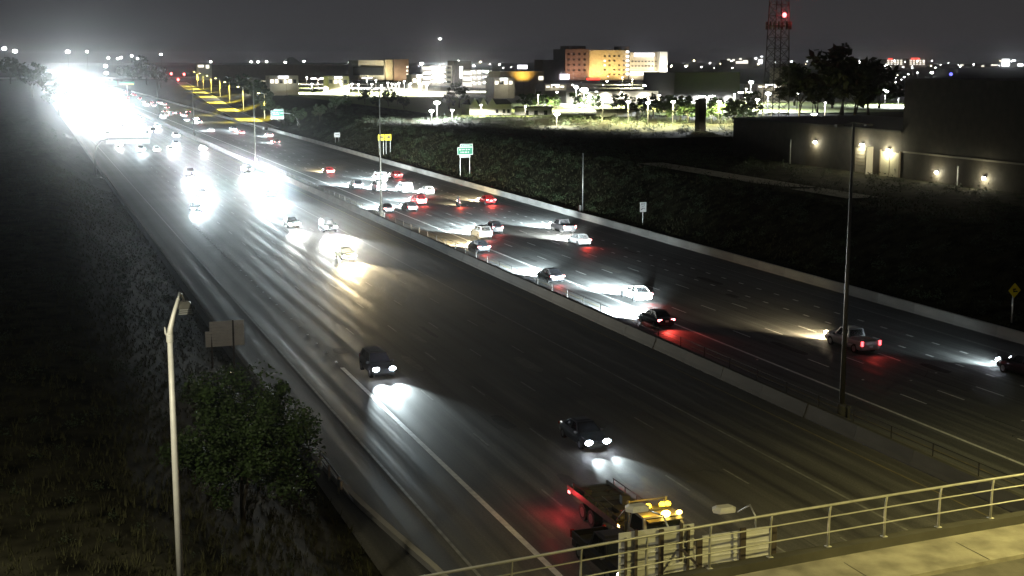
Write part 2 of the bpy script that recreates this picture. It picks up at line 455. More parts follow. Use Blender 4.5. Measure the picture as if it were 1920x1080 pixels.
for (xa, ya), (xb, yb) in zip(path, path[1:]):
    d = Vector((xb - xa, yb - ya, 0)); n = Vector((d.y, -d.x, 0)).normalized() * 0.17
    a = Vector((xa, ya, 0)); b = Vector((xb, yb, 0)) - d * 0.006
    MB().loft([[a - n, a - n + Vector((0, 0, .32)), a + n + Vector((0, 0, .32)), a + n], [b - n, b - n + Vector((0, 0, .32)), b + n + Vector((0, 0, .32)), b + n]]).build('kerb_stone', M['concrete'], kerb)
kl = thing('concrete_edging', 'long dark concrete edging between the far left shoulder and the slope', 'kerb', (15.75, 78, 0))
me = MB().box((0, 3.0, .14), (.34, 5.97, .28)).mesh('edging_block', M['concrete_dk'])
for k in range(60): link('edging_block', me, kl, (0, 6.0 * k, 0))

M['shade_steel'] = mat('shade_dark_steel', (0.035, 0.032, 0.028), 0.8)  # dark matte tone stands in for backlit shade on the fence
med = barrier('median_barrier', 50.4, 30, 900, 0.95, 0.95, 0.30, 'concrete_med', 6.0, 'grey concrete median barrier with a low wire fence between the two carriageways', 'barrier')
post = MB().tube([(0, 0, 0), (0, 0, 0.85)], 0.035, 6).mesh('fence_post', M['shade_steel'])
for k in range(66): link('fence_post', post, med, (0.55, 1.5 + 4.2 * k, 0.85 if False else 0.72))
bm_ = MB()
bm_.tube([(0.55, 0, 1.55), (0.55, 280, 1.55)], 0.022, 5); bm_.tube([(0.55, 0, 1.15), (0.55, 280, 1.15)], 0.012, 4)
bm_.build('fence_wire', M['shade_steel'], med)
MB().box((0.55, 433, 0.36), (0.5, 866, 0.72)).build('fence_footing', M['concrete_dk'], med)
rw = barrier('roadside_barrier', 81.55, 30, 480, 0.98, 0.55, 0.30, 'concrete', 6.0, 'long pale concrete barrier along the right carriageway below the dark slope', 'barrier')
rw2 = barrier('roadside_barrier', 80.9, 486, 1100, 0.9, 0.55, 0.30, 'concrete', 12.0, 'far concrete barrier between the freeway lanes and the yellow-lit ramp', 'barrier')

# the ramp climbing to the cross street
mb = MB()
pts = []
for i in range(46):
    Y = 488 + i * (1140 - 488) / 45.0; rx, rz = ramp_at(Y); pts.append((rx, Y, rz))
vs = []
for (x, y, z) in pts: vs += [(x - 4.2, y, z + 0.03), (x + 4.6, y, z + 0.03)]
mb.add(vs, [(2 * i, 2 * i + 1, 2 * i + 3, 2 * i + 2) for i in range(len(pts) - 1)])
M['ramp'] = mat('ramp_concrete', (0.22, 0.21, 0.18), 0.75, 0, 0.2, 0.5)
ramp = tag(mb.build('ramp', M['ramp']), kind='structure')
for off, m in ((-3.7, 'white_line'), (4.0, 'white_line')):
    vs = []
    for (x, y, z) in pts: vs += [(x + off - .1, y, z + 0.036), (x + off + .1, y, z + 0.036)]
    MB().add(vs, [(2 * i, 2 * i + 1, 2 * i + 3, 2 * i + 2) for i in range(len(pts) - 1)]).build('edge_line', M[m], ramp)

# ------------------------------------------------------------------ vehicles
def ring(y, zb, zt, w, crown=0.03):
    h = zt - zb
    half = [(-w * .86, zb), (-w * .99, zb + .16 * h), (-w, zb + .62 * h), (-w * .97, zb + .80 * h), (-w * .86, zt), (-w * .4, zt + crown)]
    return [(x, y, z) for x, z in half] + [(-x, y, z) for x, z in reversed(half)]
def lerp(a, b, t): return tuple(a[i] + (b[i] - a[i]) * t for i in range(3))
def bil(q, u, v): return lerp(lerp(q[0], q[1], u), lerp(q[3], q[2], u), v)
def panel(q, u0, u1, v0, v1): return [bil(q, u0, v0), bil(q, u1, v0), bil(q, u1, v1), bil(q, u0, v1)]

KINDS = {
    # stations: y, z bottom, z top, half width ; cabin: yfb, yfr, yrr, yrb, z belt, z roof, half width belt, roof
    'sedan': dict(st=[(2.36, .34, .58, .60), (2.26, .22, .70, .80), (1.65, .20, .84, .90), (1.0, .20, .94, .91), (0, .20, .96, .91), (-1.1, .20, .98, .91), (-1.8, .20, .99, .90), (-2.22, .26, .96, .84), (-2.36, .40, .80, .70)],
                  cab=(1.08, .20, -1.02, -1.85, .93, 1.45, .80, .58), wy=1.42, wr=.33, hl=(.62, 2.34, .64), tl=(.66, -2.27, .82), pz=.72, tls=(.40, .12, .16)),
    'hatch': dict(st=[(2.10, .34, .62, .60), (2.0, .22, .74, .80), (1.45, .20, .90, .88), (.9, .20, 1.0, .89), (0, .20, 1.02, .89), (-1.1, .20, 1.03, .89), (-1.8, .22, 1.02, .86), (-2.05, .34, .92, .76)],
                  cab=(1.05, .30, -1.45, -1.92, .98, 1.55, .80, .60), wy=1.28, wr=.33, hl=(.60, 2.08, .70), tl=(.68, -1.98, .92), pz=.72, tls=(.28, .12, .26)),
    'suv': dict(st=[(2.40, .42, .80, .66), (2.30, .28, .92, .86), (1.7, .26, 1.04, .95), (1.1, .26, 1.10, .96), (0, .26, 1.12, .96), (-1.2, .26, 1.13, .96), (-2.1, .28, 1.12, .94), (-2.38, .40, 1.04, .84)],
                cab=(1.18, .42, -1.95, -2.25, 1.08, 1.76, .86, .66), wy=1.45, wr=.38, hl=(.66, 2.38, .84), tl=(.76, -2.32, 1.00), pz=.85, tls=(.24, .14, .34)),
    'van': dict(st=[(2.50, .42, .85, .70), (2.42, .28, 1.0, .88), (1.9, .25, 1.16, .97), (1.2, .25, 1.28, .99), (0, .25, 1.30, .99), (-1.4, .25, 1.30, .99), (-2.35, .28, 1.30, .98), (-2.5, .36, 1.22, .92)],
                cab=(1.75, .95, -2.3, -2.46, 1.22, 2.05, .92, .80), wy=1.55, wr=.36, hl=(.70, 2.48, .84), tl=(.84, -2.47, 1.10), pz=.85, tls=(.16, .12, .42)),
    'pickup': dict(st=[(2.85, .48, .90, .72), (2.75, .34, 1.02, .90), (2.1, .32, 1.10, .98), (1.4, .32, 1.13, .99), (.3, .32, 1.14, .99), (-.75, .32, 1.14, .99), (-.80, .34, .82, .98), (-2.7, .34, .82, .98), (-2.85, .44, .80, .92)],
                   cab=(1.45, .72, -.60, -.76, 1.10, 1.82, .88, .70), wy=1.78, wr=.40, hl=(.72, 2.83, .90), tl=(.88, -2.86, .98), pz=.70, tls=(.18, .12, .40)),
}
PROTO = {}
for kname, K in KINDS.items():
    P = []
    mb = MB(); mb.loft([ring(*s) for s in K['st']])
    yfb, yfr, yrr, yrb, zb, zr, wb, wr_ = K['cab']
    def crn(s): return dict(fb=(s * wb, yfb, zb), fr=(s * wr_, yfr, zr), rr=(s * wr_, yrr, zr), rb=(s * wb, yrb, zb))
    Lc, Rc = crn(-1), crn(1)
    mb.add([Lc['fb'], Rc['fb'], Rc['rb'], Lc['rb'], Lc['fr'], Rc['fr'], Rc['rr'], Lc['rr']], [(0, 1, 5, 4), (1, 2, 6, 5), (2, 3, 7, 6), (3, 0, 4, 7), (4, 5, 6, 7)])
    mb.add([(-wr_ * .93, yfr - .12, zr), (wr_ * .93, yfr - .12, zr), (wr_ * .93, yrr + .1, zr), (-wr_ * .93, yrr + .1, zr), (-wr_ * .75, yfr - .35, zr + .05), (wr_ * .75, yfr - .35, zr + .05), (wr_ * .75, yrr + .25, zr + .05), (-wr_ * .75, yrr + .25, zr + .05)],
           [(4, 5, 6, 7), (0, 1, 5, 4), (1, 2, 6, 5), (2, 3, 7, 6), (3, 0, 4, 7)])
    if kname == 'pickup':
        for s in (-1, 1): mb.box((s * .93, -1.76, .98), (.10, 1.92, .34))
        mb.box((0, -2.78, .98), (1.9, .10, .34))
    bm = bmesh.new()
    tmp = mb.mesh('body', PAINT['silver']); bm.from_mesh(tmp); bmesh.ops.recalc_face_normals(bm, faces=bm.faces); bm.to_mesh(tmp); bm.free()
    P.append(('body', tmp, 'paint', None))
    G = M['glass']
    qf = [Lc['fb'], Rc['fb'], Rc['fr'], Lc['fr']]
    P.append(('windshield', MB().slab(panel(qf, .06, .94, .08, .94), -.012).slab(panel(qf, .06, .94, .08, .94), .012).mesh('windshield', G), None, None))
    qr = [Rc['rb'], Lc['rb'], Lc['rr'], Rc['rr']]
    P.append(('rear_window', MB().slab(panel(qr, .08, .92, .14 if kname != 'van' else .3, .92), .012).mesh('rear_window', G), None, None))
    for c, s in ((Lc, -1), (Rc, 1)):
        q = [c['fb'], c['rb'], c['rr'], c['fr']] if s > 0 else [c['rb'], c['fb'], c['fr'], c['rr']]
        for u0, u1 in ((.10, .48), (.52, .88)):
            P.append(('side_window', MB().slab(panel(q, u0, u1, .08, .90), .012).mesh('side_window', G), None, None))
        P.append(('side_mirror', MB().box((s * (wb + .14), yfb - .28, zb + .06), (.22, .12, .15)).mesh('side_mirror', M['trim']), None, None))
    wm = MB().disc_y((0, 0, 0), K['wr'], .22, 16).mesh('wheel', M['rubber'])
    rm = MB().disc_y((0, 0, 0), K['wr'] * .62, .23, 10).mesh('rim', M['rim'])
    hw = K['st'][3][3]
    for sx in (-1, 1):
        for sy in (-1, 1): P.append(('wheel', wm, None, ((sx * (hw - .11), sy * K['wy'], K['wr']), rm)))
    hx, hy, hz = K['hl']; tx, ty, tz = K['tl']
    hm = MB().ball((0, 0, 0), 1, 8, 6, (.27, .14, .17)).mesh('headlight', HEAD['white'], True)
    tm = MB().box((0, 0, 0), K['tls']).mesh('taillight', TAIL['run'])
    for s in (-1, 1):
        P.append(('headlight', hm, 'head', ((s * hx, hy, hz), None)))
        P.append(('taillight', tm, 'tail', ((s * tx, ty, tz), None)))
    P.append(('licence_plate', MB().box((0, K['st'][-1][0] - .02, K['pz']), (.32, .03, .16)).mesh('licence_plate', M['plate']), None, None))
    P.append(('front_bumper', MB().box((0, K['st'][0][0] + .015, K['st'][0][1] + .06), (1.1, .08, .14)).mesh('front_bumper', M['trim']), None, None))
    PROTO[kname] = P

def place_car(kind, paint, X, Y, rz, label, head='white', tail='run', beam=25000, red=0, group=None, cat='car', name=None, two=False, far=False, dip=7, cone=95):
    nm = name or {'sedan': 'sedan', 'hatch': 'hatchback', 'suv': 'sport_utility_car', 'van': 'van', 'pickup': 'pickup_truck'}[kind]
    root = thing(nm, label, cat, (X, Y, 0.012), rz, group)
    K = KINDS[kind]
    for pn, me, role, ex in PROTO[kind]:
        if far and pn in ('wheel', 'side_mirror', 'licence_plate', 'front_bumper', 'side_window'): continue
        m = {'paint': PAINT[paint], 'head': HEAD[head], 'tail': TAIL[tail]}.get(role)
        o = link(pn, me, root, ex[0] if ex else None, m)
        if ex and ex[1] is not None: link('rim', ex[1], o)
    hx, hy, hz = K['hl']
    if beam and head != 'off':
        for s in ((-1, 1) if two else (0,)):
            lamp('SPOT', (s * hx, hy + (.16 if two else .32), hz), beam * (.5 if two else 1), HCOL[head], root, .09 if two else .35, cone, 1.0, rot=(R(90 - dip), 0, 0), name='headlight_beam')
    if red:
        red *= .17
        tx, ty, tz = K['tl']
        lamp('SPOT', (0, ty - .25, tz), red, (1, .07, .05), root, .3, 100, 1.0, rot=(R(90 - 32), 0, R(180)), name='taillight_glow')
    return root

A = 'cars driving away on the right carriageway'
B_ = 'cars coming towards the camera on the left carriageway'
# right carriageway, driving away (rear faces the camera)
def away(kind, paint, X, Yrear, label, **k):
    K = KINDS[kind]; k['beam'] = k.get('beam', 20000) * 5; k.setdefault('dip', 9); k.setdefault('cone', 78)
    return place_car(kind, paint, X, Yrear - K['tl'][1], 0.0, label, group=A, **k)
away('pickup', 'silver', 66.2, 93.4, 'silver-grey pickup truck with a bright rear bumper just beyond the tall thin median pole', head='warm', beam=3800, red=500)
away('sedan', 'black', 54.9, 109.3, 'black sedan braking beside the median barrier with a red glow behind it', head='cool', tail='brake', beam=60000, red=5200, two=True)
away('sedan', 'white', 59.0, 122.4, 'white sedan with brake lights just ahead of the black braking sedan', head='cool', tail='brake', beam=34000, red=2500, two=True)
away('sedan', 'black', 54.9, 136.4, 'dark sedan alone in the brightly lit lane by the median', head='cool', beam=46000, red=1200)
away('sedan', 'white', 69.8, 163.4, 'white sedan in the right lanes behind a dark pickup near the roadside barrier', head='white', tail='brake', beam=24000, red=2400)
away('pickup', 'charcoal', 72.7, 176.0, 'dark pickup just ahead of a white sedan beside the right barrier', head='cool', beam=34000, red=500)
away('sedan', 'charcoal', 54.9, 161.8, 'dark sedan throwing yellow light forward, last of the three bunched near the median', head='warm', tail='brake', beam=20000, red=1200)
away('suv', 'silver', 59.4, 174.2, 'silver sport utility car in the middle of the bunch of three by the median', head='cool', tail='brake', beam=30000, red=1500)
away('hatch', 'charcoal', 63.0, 179.6, 'dark hatchback at the right of the bunch of three near the median', head='cool', beam=24000, red=800)
away('sedan', 'red', 74.9, 217.0, 'red-glowing sedan hugging the right barrier below the green sign', head='warm', tail='brake', beam=16000, red=5200)
away('sedan', 'black', 54.9, 210.0, 'dark sedan passing the foot of the second median pole', head='cool', tail='brake', beam=42000, red=1200)
away('sedan', 'charcoal', 59.2, 211.0, 'dark sedan with white plate light, lower of two side by side past the second pole', head='cool', beam=26000, red=900)
away('suv', 'red', 63.2, 219.6, 'dark red sport utility car braking, upper of two side by side past the second pole', head='cool', tail='brake', beam=22000, red=2600)
away('hatch', 'white', 69.6, 236.2, 'white hatchback to the right of the white van in the crowd', head='white', tail='brake', beam=16000, red=900)
away('van', 'white', 66.6, 240.6, 'white van lit up by headlights in the middle of the crowd', head='cool', beam=22000, red=600, cat='van')
away('sedan', 'red', 73.3, 272.0, 'sedan with pinkish brake lights above the white van near the barrier', head='white', tail='brake', beam=14000, red=2200)
away('van', 'silver', 62.8, 245.4, 'small pale van left of the second median pole', head='cool', beam=32000, red=300, cat='van')
away('suv', 'charcoal', 59.7, 251.3, 'dark sport utility car in a white pool of light left of the small pale van', head='cool', beam=46000, red=500)
away('sedan', 'red', 62.2, 287.7, 'red-lit sedan with yellow light ahead, farther left than the crowd', head='warm', tail='brake', beam=18000, red=1500)
away('van', 'white', 67.9, 264.4, 'tall white van just right of the second median pole, above the small pale van', head='cool', beam=22000, red=300, cat='van')
away('suv', 'black', 73.2, 84.9 - 4.4, 'dark sport utility car cut off by the right edge of the picture', head='cool', tail='off', beam=1100)
# motorcycle
mc = thing('motorcycle', 'small motorcycle with one rear lamp between the braking sedan and the crowd', 'motorcycle', (68.8, 216.5, 0))
b = MB(); b.tube([(0, -.55, .62), (0, -.1, .72), (0, .25, .86), (0, .5, .82)], [.10, .14, .17, .08], 8); b.tube([(0, .5, .95), (0, .78, .34)], .045, 6); b.box((0, .0, .45), (.26, .5, .36)); b.tube([(-.36, .42, 1.02), (.36, .42, 1.02)], .02, 6)
b.build('frame', PAINT['black'], mc)
for yy in (-.68, .78):
    w = MB().disc_y((0, yy, .32), .32, .13, 14).build('wheel', M['rubber'], mc)
MB().box((0, -.74, .72), (.16, .06, .10)).build('taillight', TAIL['brake'], mc)
MB().ball((0, .60, .90), .1, 8, 5).build('headlight', HEAD['warm'], mc)
rider = MB(); rider.tube([(0, -.28, .80), (0, -.22, 1.05), (0, -.05, 1.34), (0, .02, 1.46)], [.19, .17, .22, .09], 10); rider.ball((0, .07, 1.60), .155, 10, 6)
for s in (-1, 1):
    rider.tube([(s * .20, -.06, 1.36), (s * .31, .10, 1.12), (s * .33, .38, 1.06)], [.075, .06, .045], 7)
    rider.tube([(s * .12, -.26, .82), (s * .20, .12, .74), (s * .20, -.05, .34)], [.10, .085, .06], 7)
tag(rider.build('person', M['trim'], None, True), 'rider in dark clothes and helmet sitting on the motorcycle', 'person').location = (68.8, 216.5, 0)
lamp('SPOT', (0, .8, .85), 7000, HCOL['warm'], mc, .1, 80, 1, rot=(R(82), 0, 0), name='headlight_beam')
lamp('SPOT', (0, -.9, .7), 500, (1, .1, .05), mc, .1, 120, 1, rot=(R(60), 0, R(180)), name='taillight_glow')

# farther cars of the right carriageway
far_r = [
    ('sedan', 'charcoal', 69.7, 396, 'dark sedan braking where the far right lanes begin to dim, nearest of the far queue'), ('suv', 'silver', 73.8, 431, 'silver car just behind the barrier bend in the far queue'),
    ('sedan', 'red', 68.1, 453, 'red car in the middle of the far right carriageway'), ('suv', 'black', 68.3, 472, 'black car directly ahead of the red one in the far queue'),
    ('sedan', 'white', 60.5, 471, 'white car alone in the inner lanes of the far queue'), ('suv', 'charcoal', 64.0, 534, 'dark car beside the third median pole in the far queue')]
for kind, paint, X, Y, lab in far_r: away(kind, paint, X, Y, lab, tail='brake', beam=26000, red=1500, head='cool', far=True)
rr = random.Random(5)
used = []
lanes_r = [54.9, 58.6, 62.0, 65.5, 69.0, 72.5]
for k in range(54):
    for _ in range(30):
        X = rr.choice(lanes_r); Y = 545 + 900 * rr.random() ** 1.25
        if all(abs(Y - b) > 9 or abs(X - a) > 2 for a, b in used): break
    used.append((X, Y))
    place_car(rr.choice(['sedan', 'suv', 'sedan', 'hatch', 'van', 'pickup']), rr.choice(['black', 'charcoal', 'silver', 'white', 'white', 'red']), X, Y, 0, 'small red-lit car in the far queue on the right carriageway', head='cool', tail='brake', beam=30000 if k % 3 == 0 else 0, red=0, group='red-lit cars of the far queue', far=True)

# left carriageway, coming towards the camera
def coming(kind, paint, X, Yfront, label, rz=math.pi, **k):
    k.setdefault('cone', 42); k.setdefault('dip', 6); k['beam'] = k['beam'] * (1.0 if Yfront < 170 else 1.8)
    K = KINDS[kind]; return place_car(kind, paint, X, Yfront + K['hl'][1], rz, label, group=B_, tail=k.pop('tail', 'off'), **k)
coming('suv', 'charcoal', 25.25, 98.8, 'dark sport utility car with two blue-white headlights flooding the lane in front', head='cool', beam=17000, two=True, dip=12)
coming('sedan', 'black', 33.1, 75.2, 'black sedan with two bluish headlights following behind the tow truck', head='cool', beam=5000, two=True, dip=12)
coming('sedan', 'charcoal', 36.8, 160.6, 'sedan with warm headlights throwing a long yellow beam down the road', head='warm', beam=40000, two=True, dip=7, cone=60)
coming('suv', 'black', 40.6, 188.6, 'car with a cluster of white headlights in the lane beside the median shoulder', head='white', beam=54000, two=True)
coming('sedan', 'charcoal', 36.7, 196.0, 'car half hidden behind the white-lit cluster car, one lane over', head='white', beam=20000)
coming('suv', 'black', 40.9, 243, 'car drowned in its own blue-white glare below the shoulder light', head='cool', beam=80000, two=True)
coming('pickup', 'black', 45.7, 296, 'pickup in the carpool lane with warm white lights by the median barrier', head='white', beam=64000, two=True)
coming('suv', 'charcoal', 32.8, 292, 'car with a large white glare, leftmost of the pair above the lit lanes', head='white', beam=30000, two=True)
coming('sedan', 'charcoal', 29.6, 246, 'car whose glare makes the brightest blue-white pool in the left lanes', head='cool', beam=30000, two=True)
coming('sedan', 'black', 25.7 + .0, 222, 'dim car in the outer lane just below the brightest pool of glare', head='cool', beam=7000, two=True)
blk = coming('pickup', 'black', 25.75, 53.9, 'black pickup truck beside the tow truck, half hidden by the bridge railing', head='warm', beam=9000, two=True)
# the far mass of headlights
FARB = 17000
used = []
lanes_l = [21.3, 25.0, 29.0, 33.0, 36.9, 40.8, 45.3]
n = 0
for X in lanes_l:
    Y = 372 + rr.random() * 30
    while Y < 1750:
        if not (X < 22 and Y < 420):
            n += 1
            kd = rr.choice(['sedan', 'suv', 'suv', 'pickup', 'van', 'hatch'])
            place_car(kd, rr.choice(['black', 'charcoal', 'silver', 'white', 'white', 'tan']), X + rr.uniform(-.3, .3), Y, math.pi, 'oncoming car lost in the white glare of the far left carriageway', head=rr.choice(['white', 'cool', 'white']), tail='off', beam=rr.uniform(.7, 1.5) * (FARB * (2.2 if Y > 520 else .75)) if n % 2 else 0, group='oncoming cars lost in the white glare', far=True, dip=6, cone=36)
        Y += 24 + rr.random() * 40 + Y * 0.035

# rollback tow truck
tt = thing('tow_truck', 'flatbed tow truck with amber beacons on its cab roof passing under the bridge railing', 'truck', (28.3, 60.0, 0.012), math.pi)
PW = mat('tow_truck_paint', (0.26, 0.25, 0.24), 0.35, 0.0, coat=0.4)
PO = mat('tow_truck_orange', (0.45, 0.10, 0.02), 0.4, 0.0, coat=0.4)
# local +y is forward, front at y=+5.7
b = MB(); b.loft([ring(5.7, .55, 1.25, .95), ring(5.55, .45, 1.42, 1.08), ring(4.7, .45, 1.55, 1.16), ring(4.2, .45, 1.62, 1.18)])
b.build('hood', PW, tt)
cabq = MB(); cabq.loft([[(-1.15, 4.2, .5), (-1.15, 4.2, 1.6), (1.15, 4.2, 1.6), (1.15, 4.2, .5)], [(-1.15, 4.19, .5), (-1.15, 4.05, 1.62), (1.15, 4.05, 1.62), (1.15, 4.19, .5)]])
v = [(-1.17, 4.2, .5), (1.17, 4.2, .5), (1.17, 2.2, .5), (-1.17, 2.2, .5), (-1.17, 4.15, 1.62), (1.17, 4.15, 1.62), (1.17, 2.2, 1.62), (-1.17, 2.2, 1.62), (-1.0, 3.55, 2.55), (1.0, 3.55, 2.55), (1.0, 2.25, 2.55), (-1.0, 2.25, 2.55)]
cabq.add(v, [(0, 1, 5, 4), (1, 2, 6, 5), (2, 3, 7, 6), (3, 0, 4, 7), (4, 5, 9, 8), (5, 6, 10, 9), (6, 7, 11, 10), (7, 4, 8, 11), (8, 9, 10, 11)])
cabq.build('cab', PW, tt)
q = [v[4], v[5], v[9], v[8]]
MB().slab(panel(q, .07, .93, .1, .92), .015).slab(panel(q, .07, .93, .1, .92), -.015).build('windshield', M['glass'], tt)
for q in ([v[5], v[6], v[10], v[9]], [v[7], v[4], v[8], v[11]]):
    MB().slab(panel(q, .1, .9, .1, .88), .015).slab(panel(q, .1, .9, .1, .88), -.015).build('side_window', M['glass'], tt)
for s in (-1, 1):
    m_ = MB().box((s * 1.45, 3.9, 1.75), (.24, .14, .48)).build('side_mirror', M['plate'], tt)
    MB().tube([(s * 1.15, 3.95, 1.5), (s * 1.45, 3.93, 1.55)], .025, 6).build('mirror_arm', M['trim'], m_)
    MB().ball((s * .86, 5.52, 1.02), 1, 8, 6, (.20, .14, .14)).build('headlight', HEAD['warm'], tt)
    lamp('SPOT', (s * .86, 5.75, 1.02), 5000, HCOL['warm'], tt, .1, 95, 1, rot=(R(80), 0, 0), name='headlight_beam')
    MB().box((s * 1.20, 1.2, 1.35), (.08, .22, .12)).build('marker_light', M['amber_hot'], tt)
    MB().box((s * 1.24, -5.35, 1.10), (.08, .22, .14)).build('rear_marker_light', M['red_lamp'], tt)
    lamp('POINT', (s * 1.9, -5.2, 1.0), 85, (1, .05, .06), tt, .1, name='marker_glow')
MB().box((0, .0, .72), (.9, 10.2, .24)).build('chassis', M['trim'], tt)
bed = MB(); bed.box((0, -2.0, 1.18), (2.45, 7.4, .14)); bed.build('flatbed', M['steel_dark'], tt)
for s in (-1, 1): MB().box((s * 1.2, -2.0, 1.34), (.07, 7.4, .18)).build('bed_rail', M['steel_dark'], tt)
for k in range(9): MB().box((0, 1.2 - .8 * k, 1.265), (2.3, .06, .03)).build('bed_slat', M['trim'], tt)
rk = MB()
for s in (-1, 1): rk.tube([(s * 1.1, 1.75, 1.25), (s * 1.1, 1.75, 2.75)], .06, 8); rk.tube([(s * 1.1, 1.75, 2.4), (s * 1.1, .5, 1.3)], .05, 8)
for z in (1.7, 2.2, 2.75): rk.tube([(-1.1, 1.75, z), (1.1, 1.75, z)], .045, 8)
rk.build('headache_rack', M['steel_dark'], tt)
bar = MB().box((0, 2.75, 2.66), (1.7, .34, .14)).build('beacon_bar', M['trim'], tt)
for x, m_ in ((-.72, 'amber'), (-.42, 'amber'), (.35, 'amber'), (.65, 'amber')):
    MB().ball((x, 2.75, 2.80), 1, 10, 6, (.17, .15, .13)).build('beacon', M[m_], bar)
for x, y, m_, sc in ((-.18, 3.62, 'amber_hot', 1.5), (-.92, 3.62, 'amber_hot', .9)):
    MB().ball((x, y, 2.62), 1, 10, 6, (.18 * sc, .12, .12 * sc)).build('roof_strobe', M[m_], tt)
lamp('POINT', (0, 3.5, 3.4), 90, (1, .5, .04), tt, .2, name='beacon_glow')
lamp('POINT', (0, 1.9, 3.4), 90, (1, .5, .04), tt, .2, name='beacon_glow')
for s in (-1, 1):
    d_ = MB().box((s * 1.178, 3.15, 1.05), (.012, 1.5, .98)).build('door', PO, tt)
    MB().box((s * 1.195, 2.55, 1.25), (.03, .18, .05)).build('handle', M['trim'], d_)
    MB().tube([(s * 1.05, 1.95, .9), (s * 1.05, 1.95, 2.9)], .075, 10).build('exhaust_stack', M['rim'], tt)
MB().box((0, 5.70, .95), (1.2, .06, .5)).build('grille', M['trim'], tt)
for k in range(5): MB().box((0, 5.74, .76 + .095 * k), (1.15, .03, .03)).build('grille_bar', M['rim'], tt)
MB().box((0, 5.78, .55), (2.3, .16, .26)).build('front_bumper', M['rim'], tt)
MB().box((0, 3.95, 2.45), (1.9, .38, .05)).build('sun_visor', M['trim'], tt)
for x_, y_, w_, l_, h_ in ((-.75, .35, .5, .7, .45), (.7, .2, .6, .5, .3), (.2, -.9, .5, .9, .22), (-.6, -2.0, .45, .45, .5), (.75, -4.2, .4, .6, .3)):
    MB().box((x_, y_, 1.28 + h_ / 2), (w_, l_, h_), .2 * x_).build('tool_crate', M['shade_steel'], tt)
for s in (-1, 1):
    for k in range(5): MB().tube([(s * 1.2, 1.2 - 1.5 * k, 1.42), (s * 1.2, 1.2 - 1.5 * k, 1.75)], .03, 6).build('stake', M['shade_steel'], tt)
    MB().tube([(s * 1.2, 1.3, 1.75), (s * 1.2, -4.9, 1.75)], .03, 6).build('side_bar', M['shade_steel'], tt)
wn_ = MB().box((0, 1.15, 1.45), (.8, .4, .4)).build('winch', M['steel'], tt)
MB().tube([(-.3, 1.15, 1.45), (.3, 1.15, 1.45)], .16, 12).build('winch_drum', M['shade_steel'], wn_)
MB().tube([(0, 1.0, 1.5), (.1, -1.5, 1.27), (.05, -3.6, 1.27)], .018, 6).build('winch_cable', M['steel'], tt)
for x_, y_ in ((-.9, -.2), (.85, -2.6), (-.7, -4.6)): MB().tube([(x_, y_, 1.29), (x_ + .25, y_ + .3, 1.29), (x_ + .1, y_ + .55, 1.3), (x_ - .15, y_ + .3, 1.31)], .035, 6).build('tie_chain', M['shade_steel'], tt)
tb = MB().box((1.05, 1.0, .85), (.4, 1.2, .5)).build('toolbox', M['steel'], tt)
MB().box((-1.05, 1.0, .85), (.4, 1.2, .5)).build('toolbox', M['steel'], tt)
for s in (-1, 1):
    for y, w in ((4.55, .26), (-2.6, .5), (-3.75, .5)):
        o = MB().disc_y((s * (1.12 - w / 2), y, .46), .46, w, 18).build('wheel', M['rubber'], tt)
        MB().disc_y((s * (1.12 - w / 2), y, .46), .27, w + .02, 12).build('rim', M['rim'], o)

# ------------------------------------------------------------------ the bridge in the corner: deck, sidewalk, railing
RAILPL = [(-6, 37.0), (3, 37.75), (11.5, 38.7), (14.1, 38.98), (19.2, 39.55), (24.3, 40.0), (29.5, 40.38), (34.8, 40.70), (45, 41.15), (60, 41.6), (84, 42.0)]
def rail_y(X):
    for (a, ya), (b, yb) in zip(RAILPL, RAILPL[1:]):
        if a <= X <= b: return ya + (yb - ya) * (X - a) / (b - a)
    return RAILPL[-1][1]
RX = [-6 + 1.3 * i for i in range(70) if -6 + 1.3 * i <= 84]
M['walk'] = mat('sidewalk_concrete', (0.33, 0.305, 0.24), 0.88, 0, 0.38, 0.9, 0.15)
M['deck'] = mat('deck_asphalt', (0.12, 0.11, 0.09), 0.9, 0, 0.25, 1.2, 0.2)
M['bridge_conc'] = mat('bridge_concrete', (0.075, 0.07, 0.055), 0.9, 0, 0.25, 0.7, 0.15)
br = thing('road_bridge', 'concrete road bridge with yellow-lit sidewalk crossing the bottom right corner', 'bridge', (0, 0, 0))
def prism(prof, m, name, parent, xs_=RX):
    return MB().loft([[(x, rail_y(x) + dy, z) for dy, z in prof] for x in xs_]).build(name, M[m], parent)
prism([(-.22, 5.2), (-.22, 6.86), (.22, 6.86), (.22, 5.2)], 'bridge_conc', 'parapet', br)
prism([(-2.75, 6.2), (-2.75, 6.50), (-.225, 6.52), (-.225, 6.2)], 'walk', 'sidewalk', br)
prism([(-14, 5.3), (-14, 6.34), (-2.755, 6.34), (-2.755, 5.3)], 'deck', 'deck', br)
for dy in (-12, -9, -6, -3):
    prism([(dy - .3, 4.2), (dy - .3, 5.28), (dy + .3, 5.28), (dy + .3, 4.2)], 'bridge_conc', 'girder', br, [-6, 84])
for px_ in (51.8,):
    MB().box((px_, 33, 2.1), (1.2, 13, 4.2)).build('pier', M['bridge_conc'], br)
for x in [-4 + 5.2 * k for k in range(16)]:
    MB().box((x, rail_y(x) - 1.5, 6.5135), (.03, 2.45, .004)).build('sidewalk_joint', M['tar'], br)

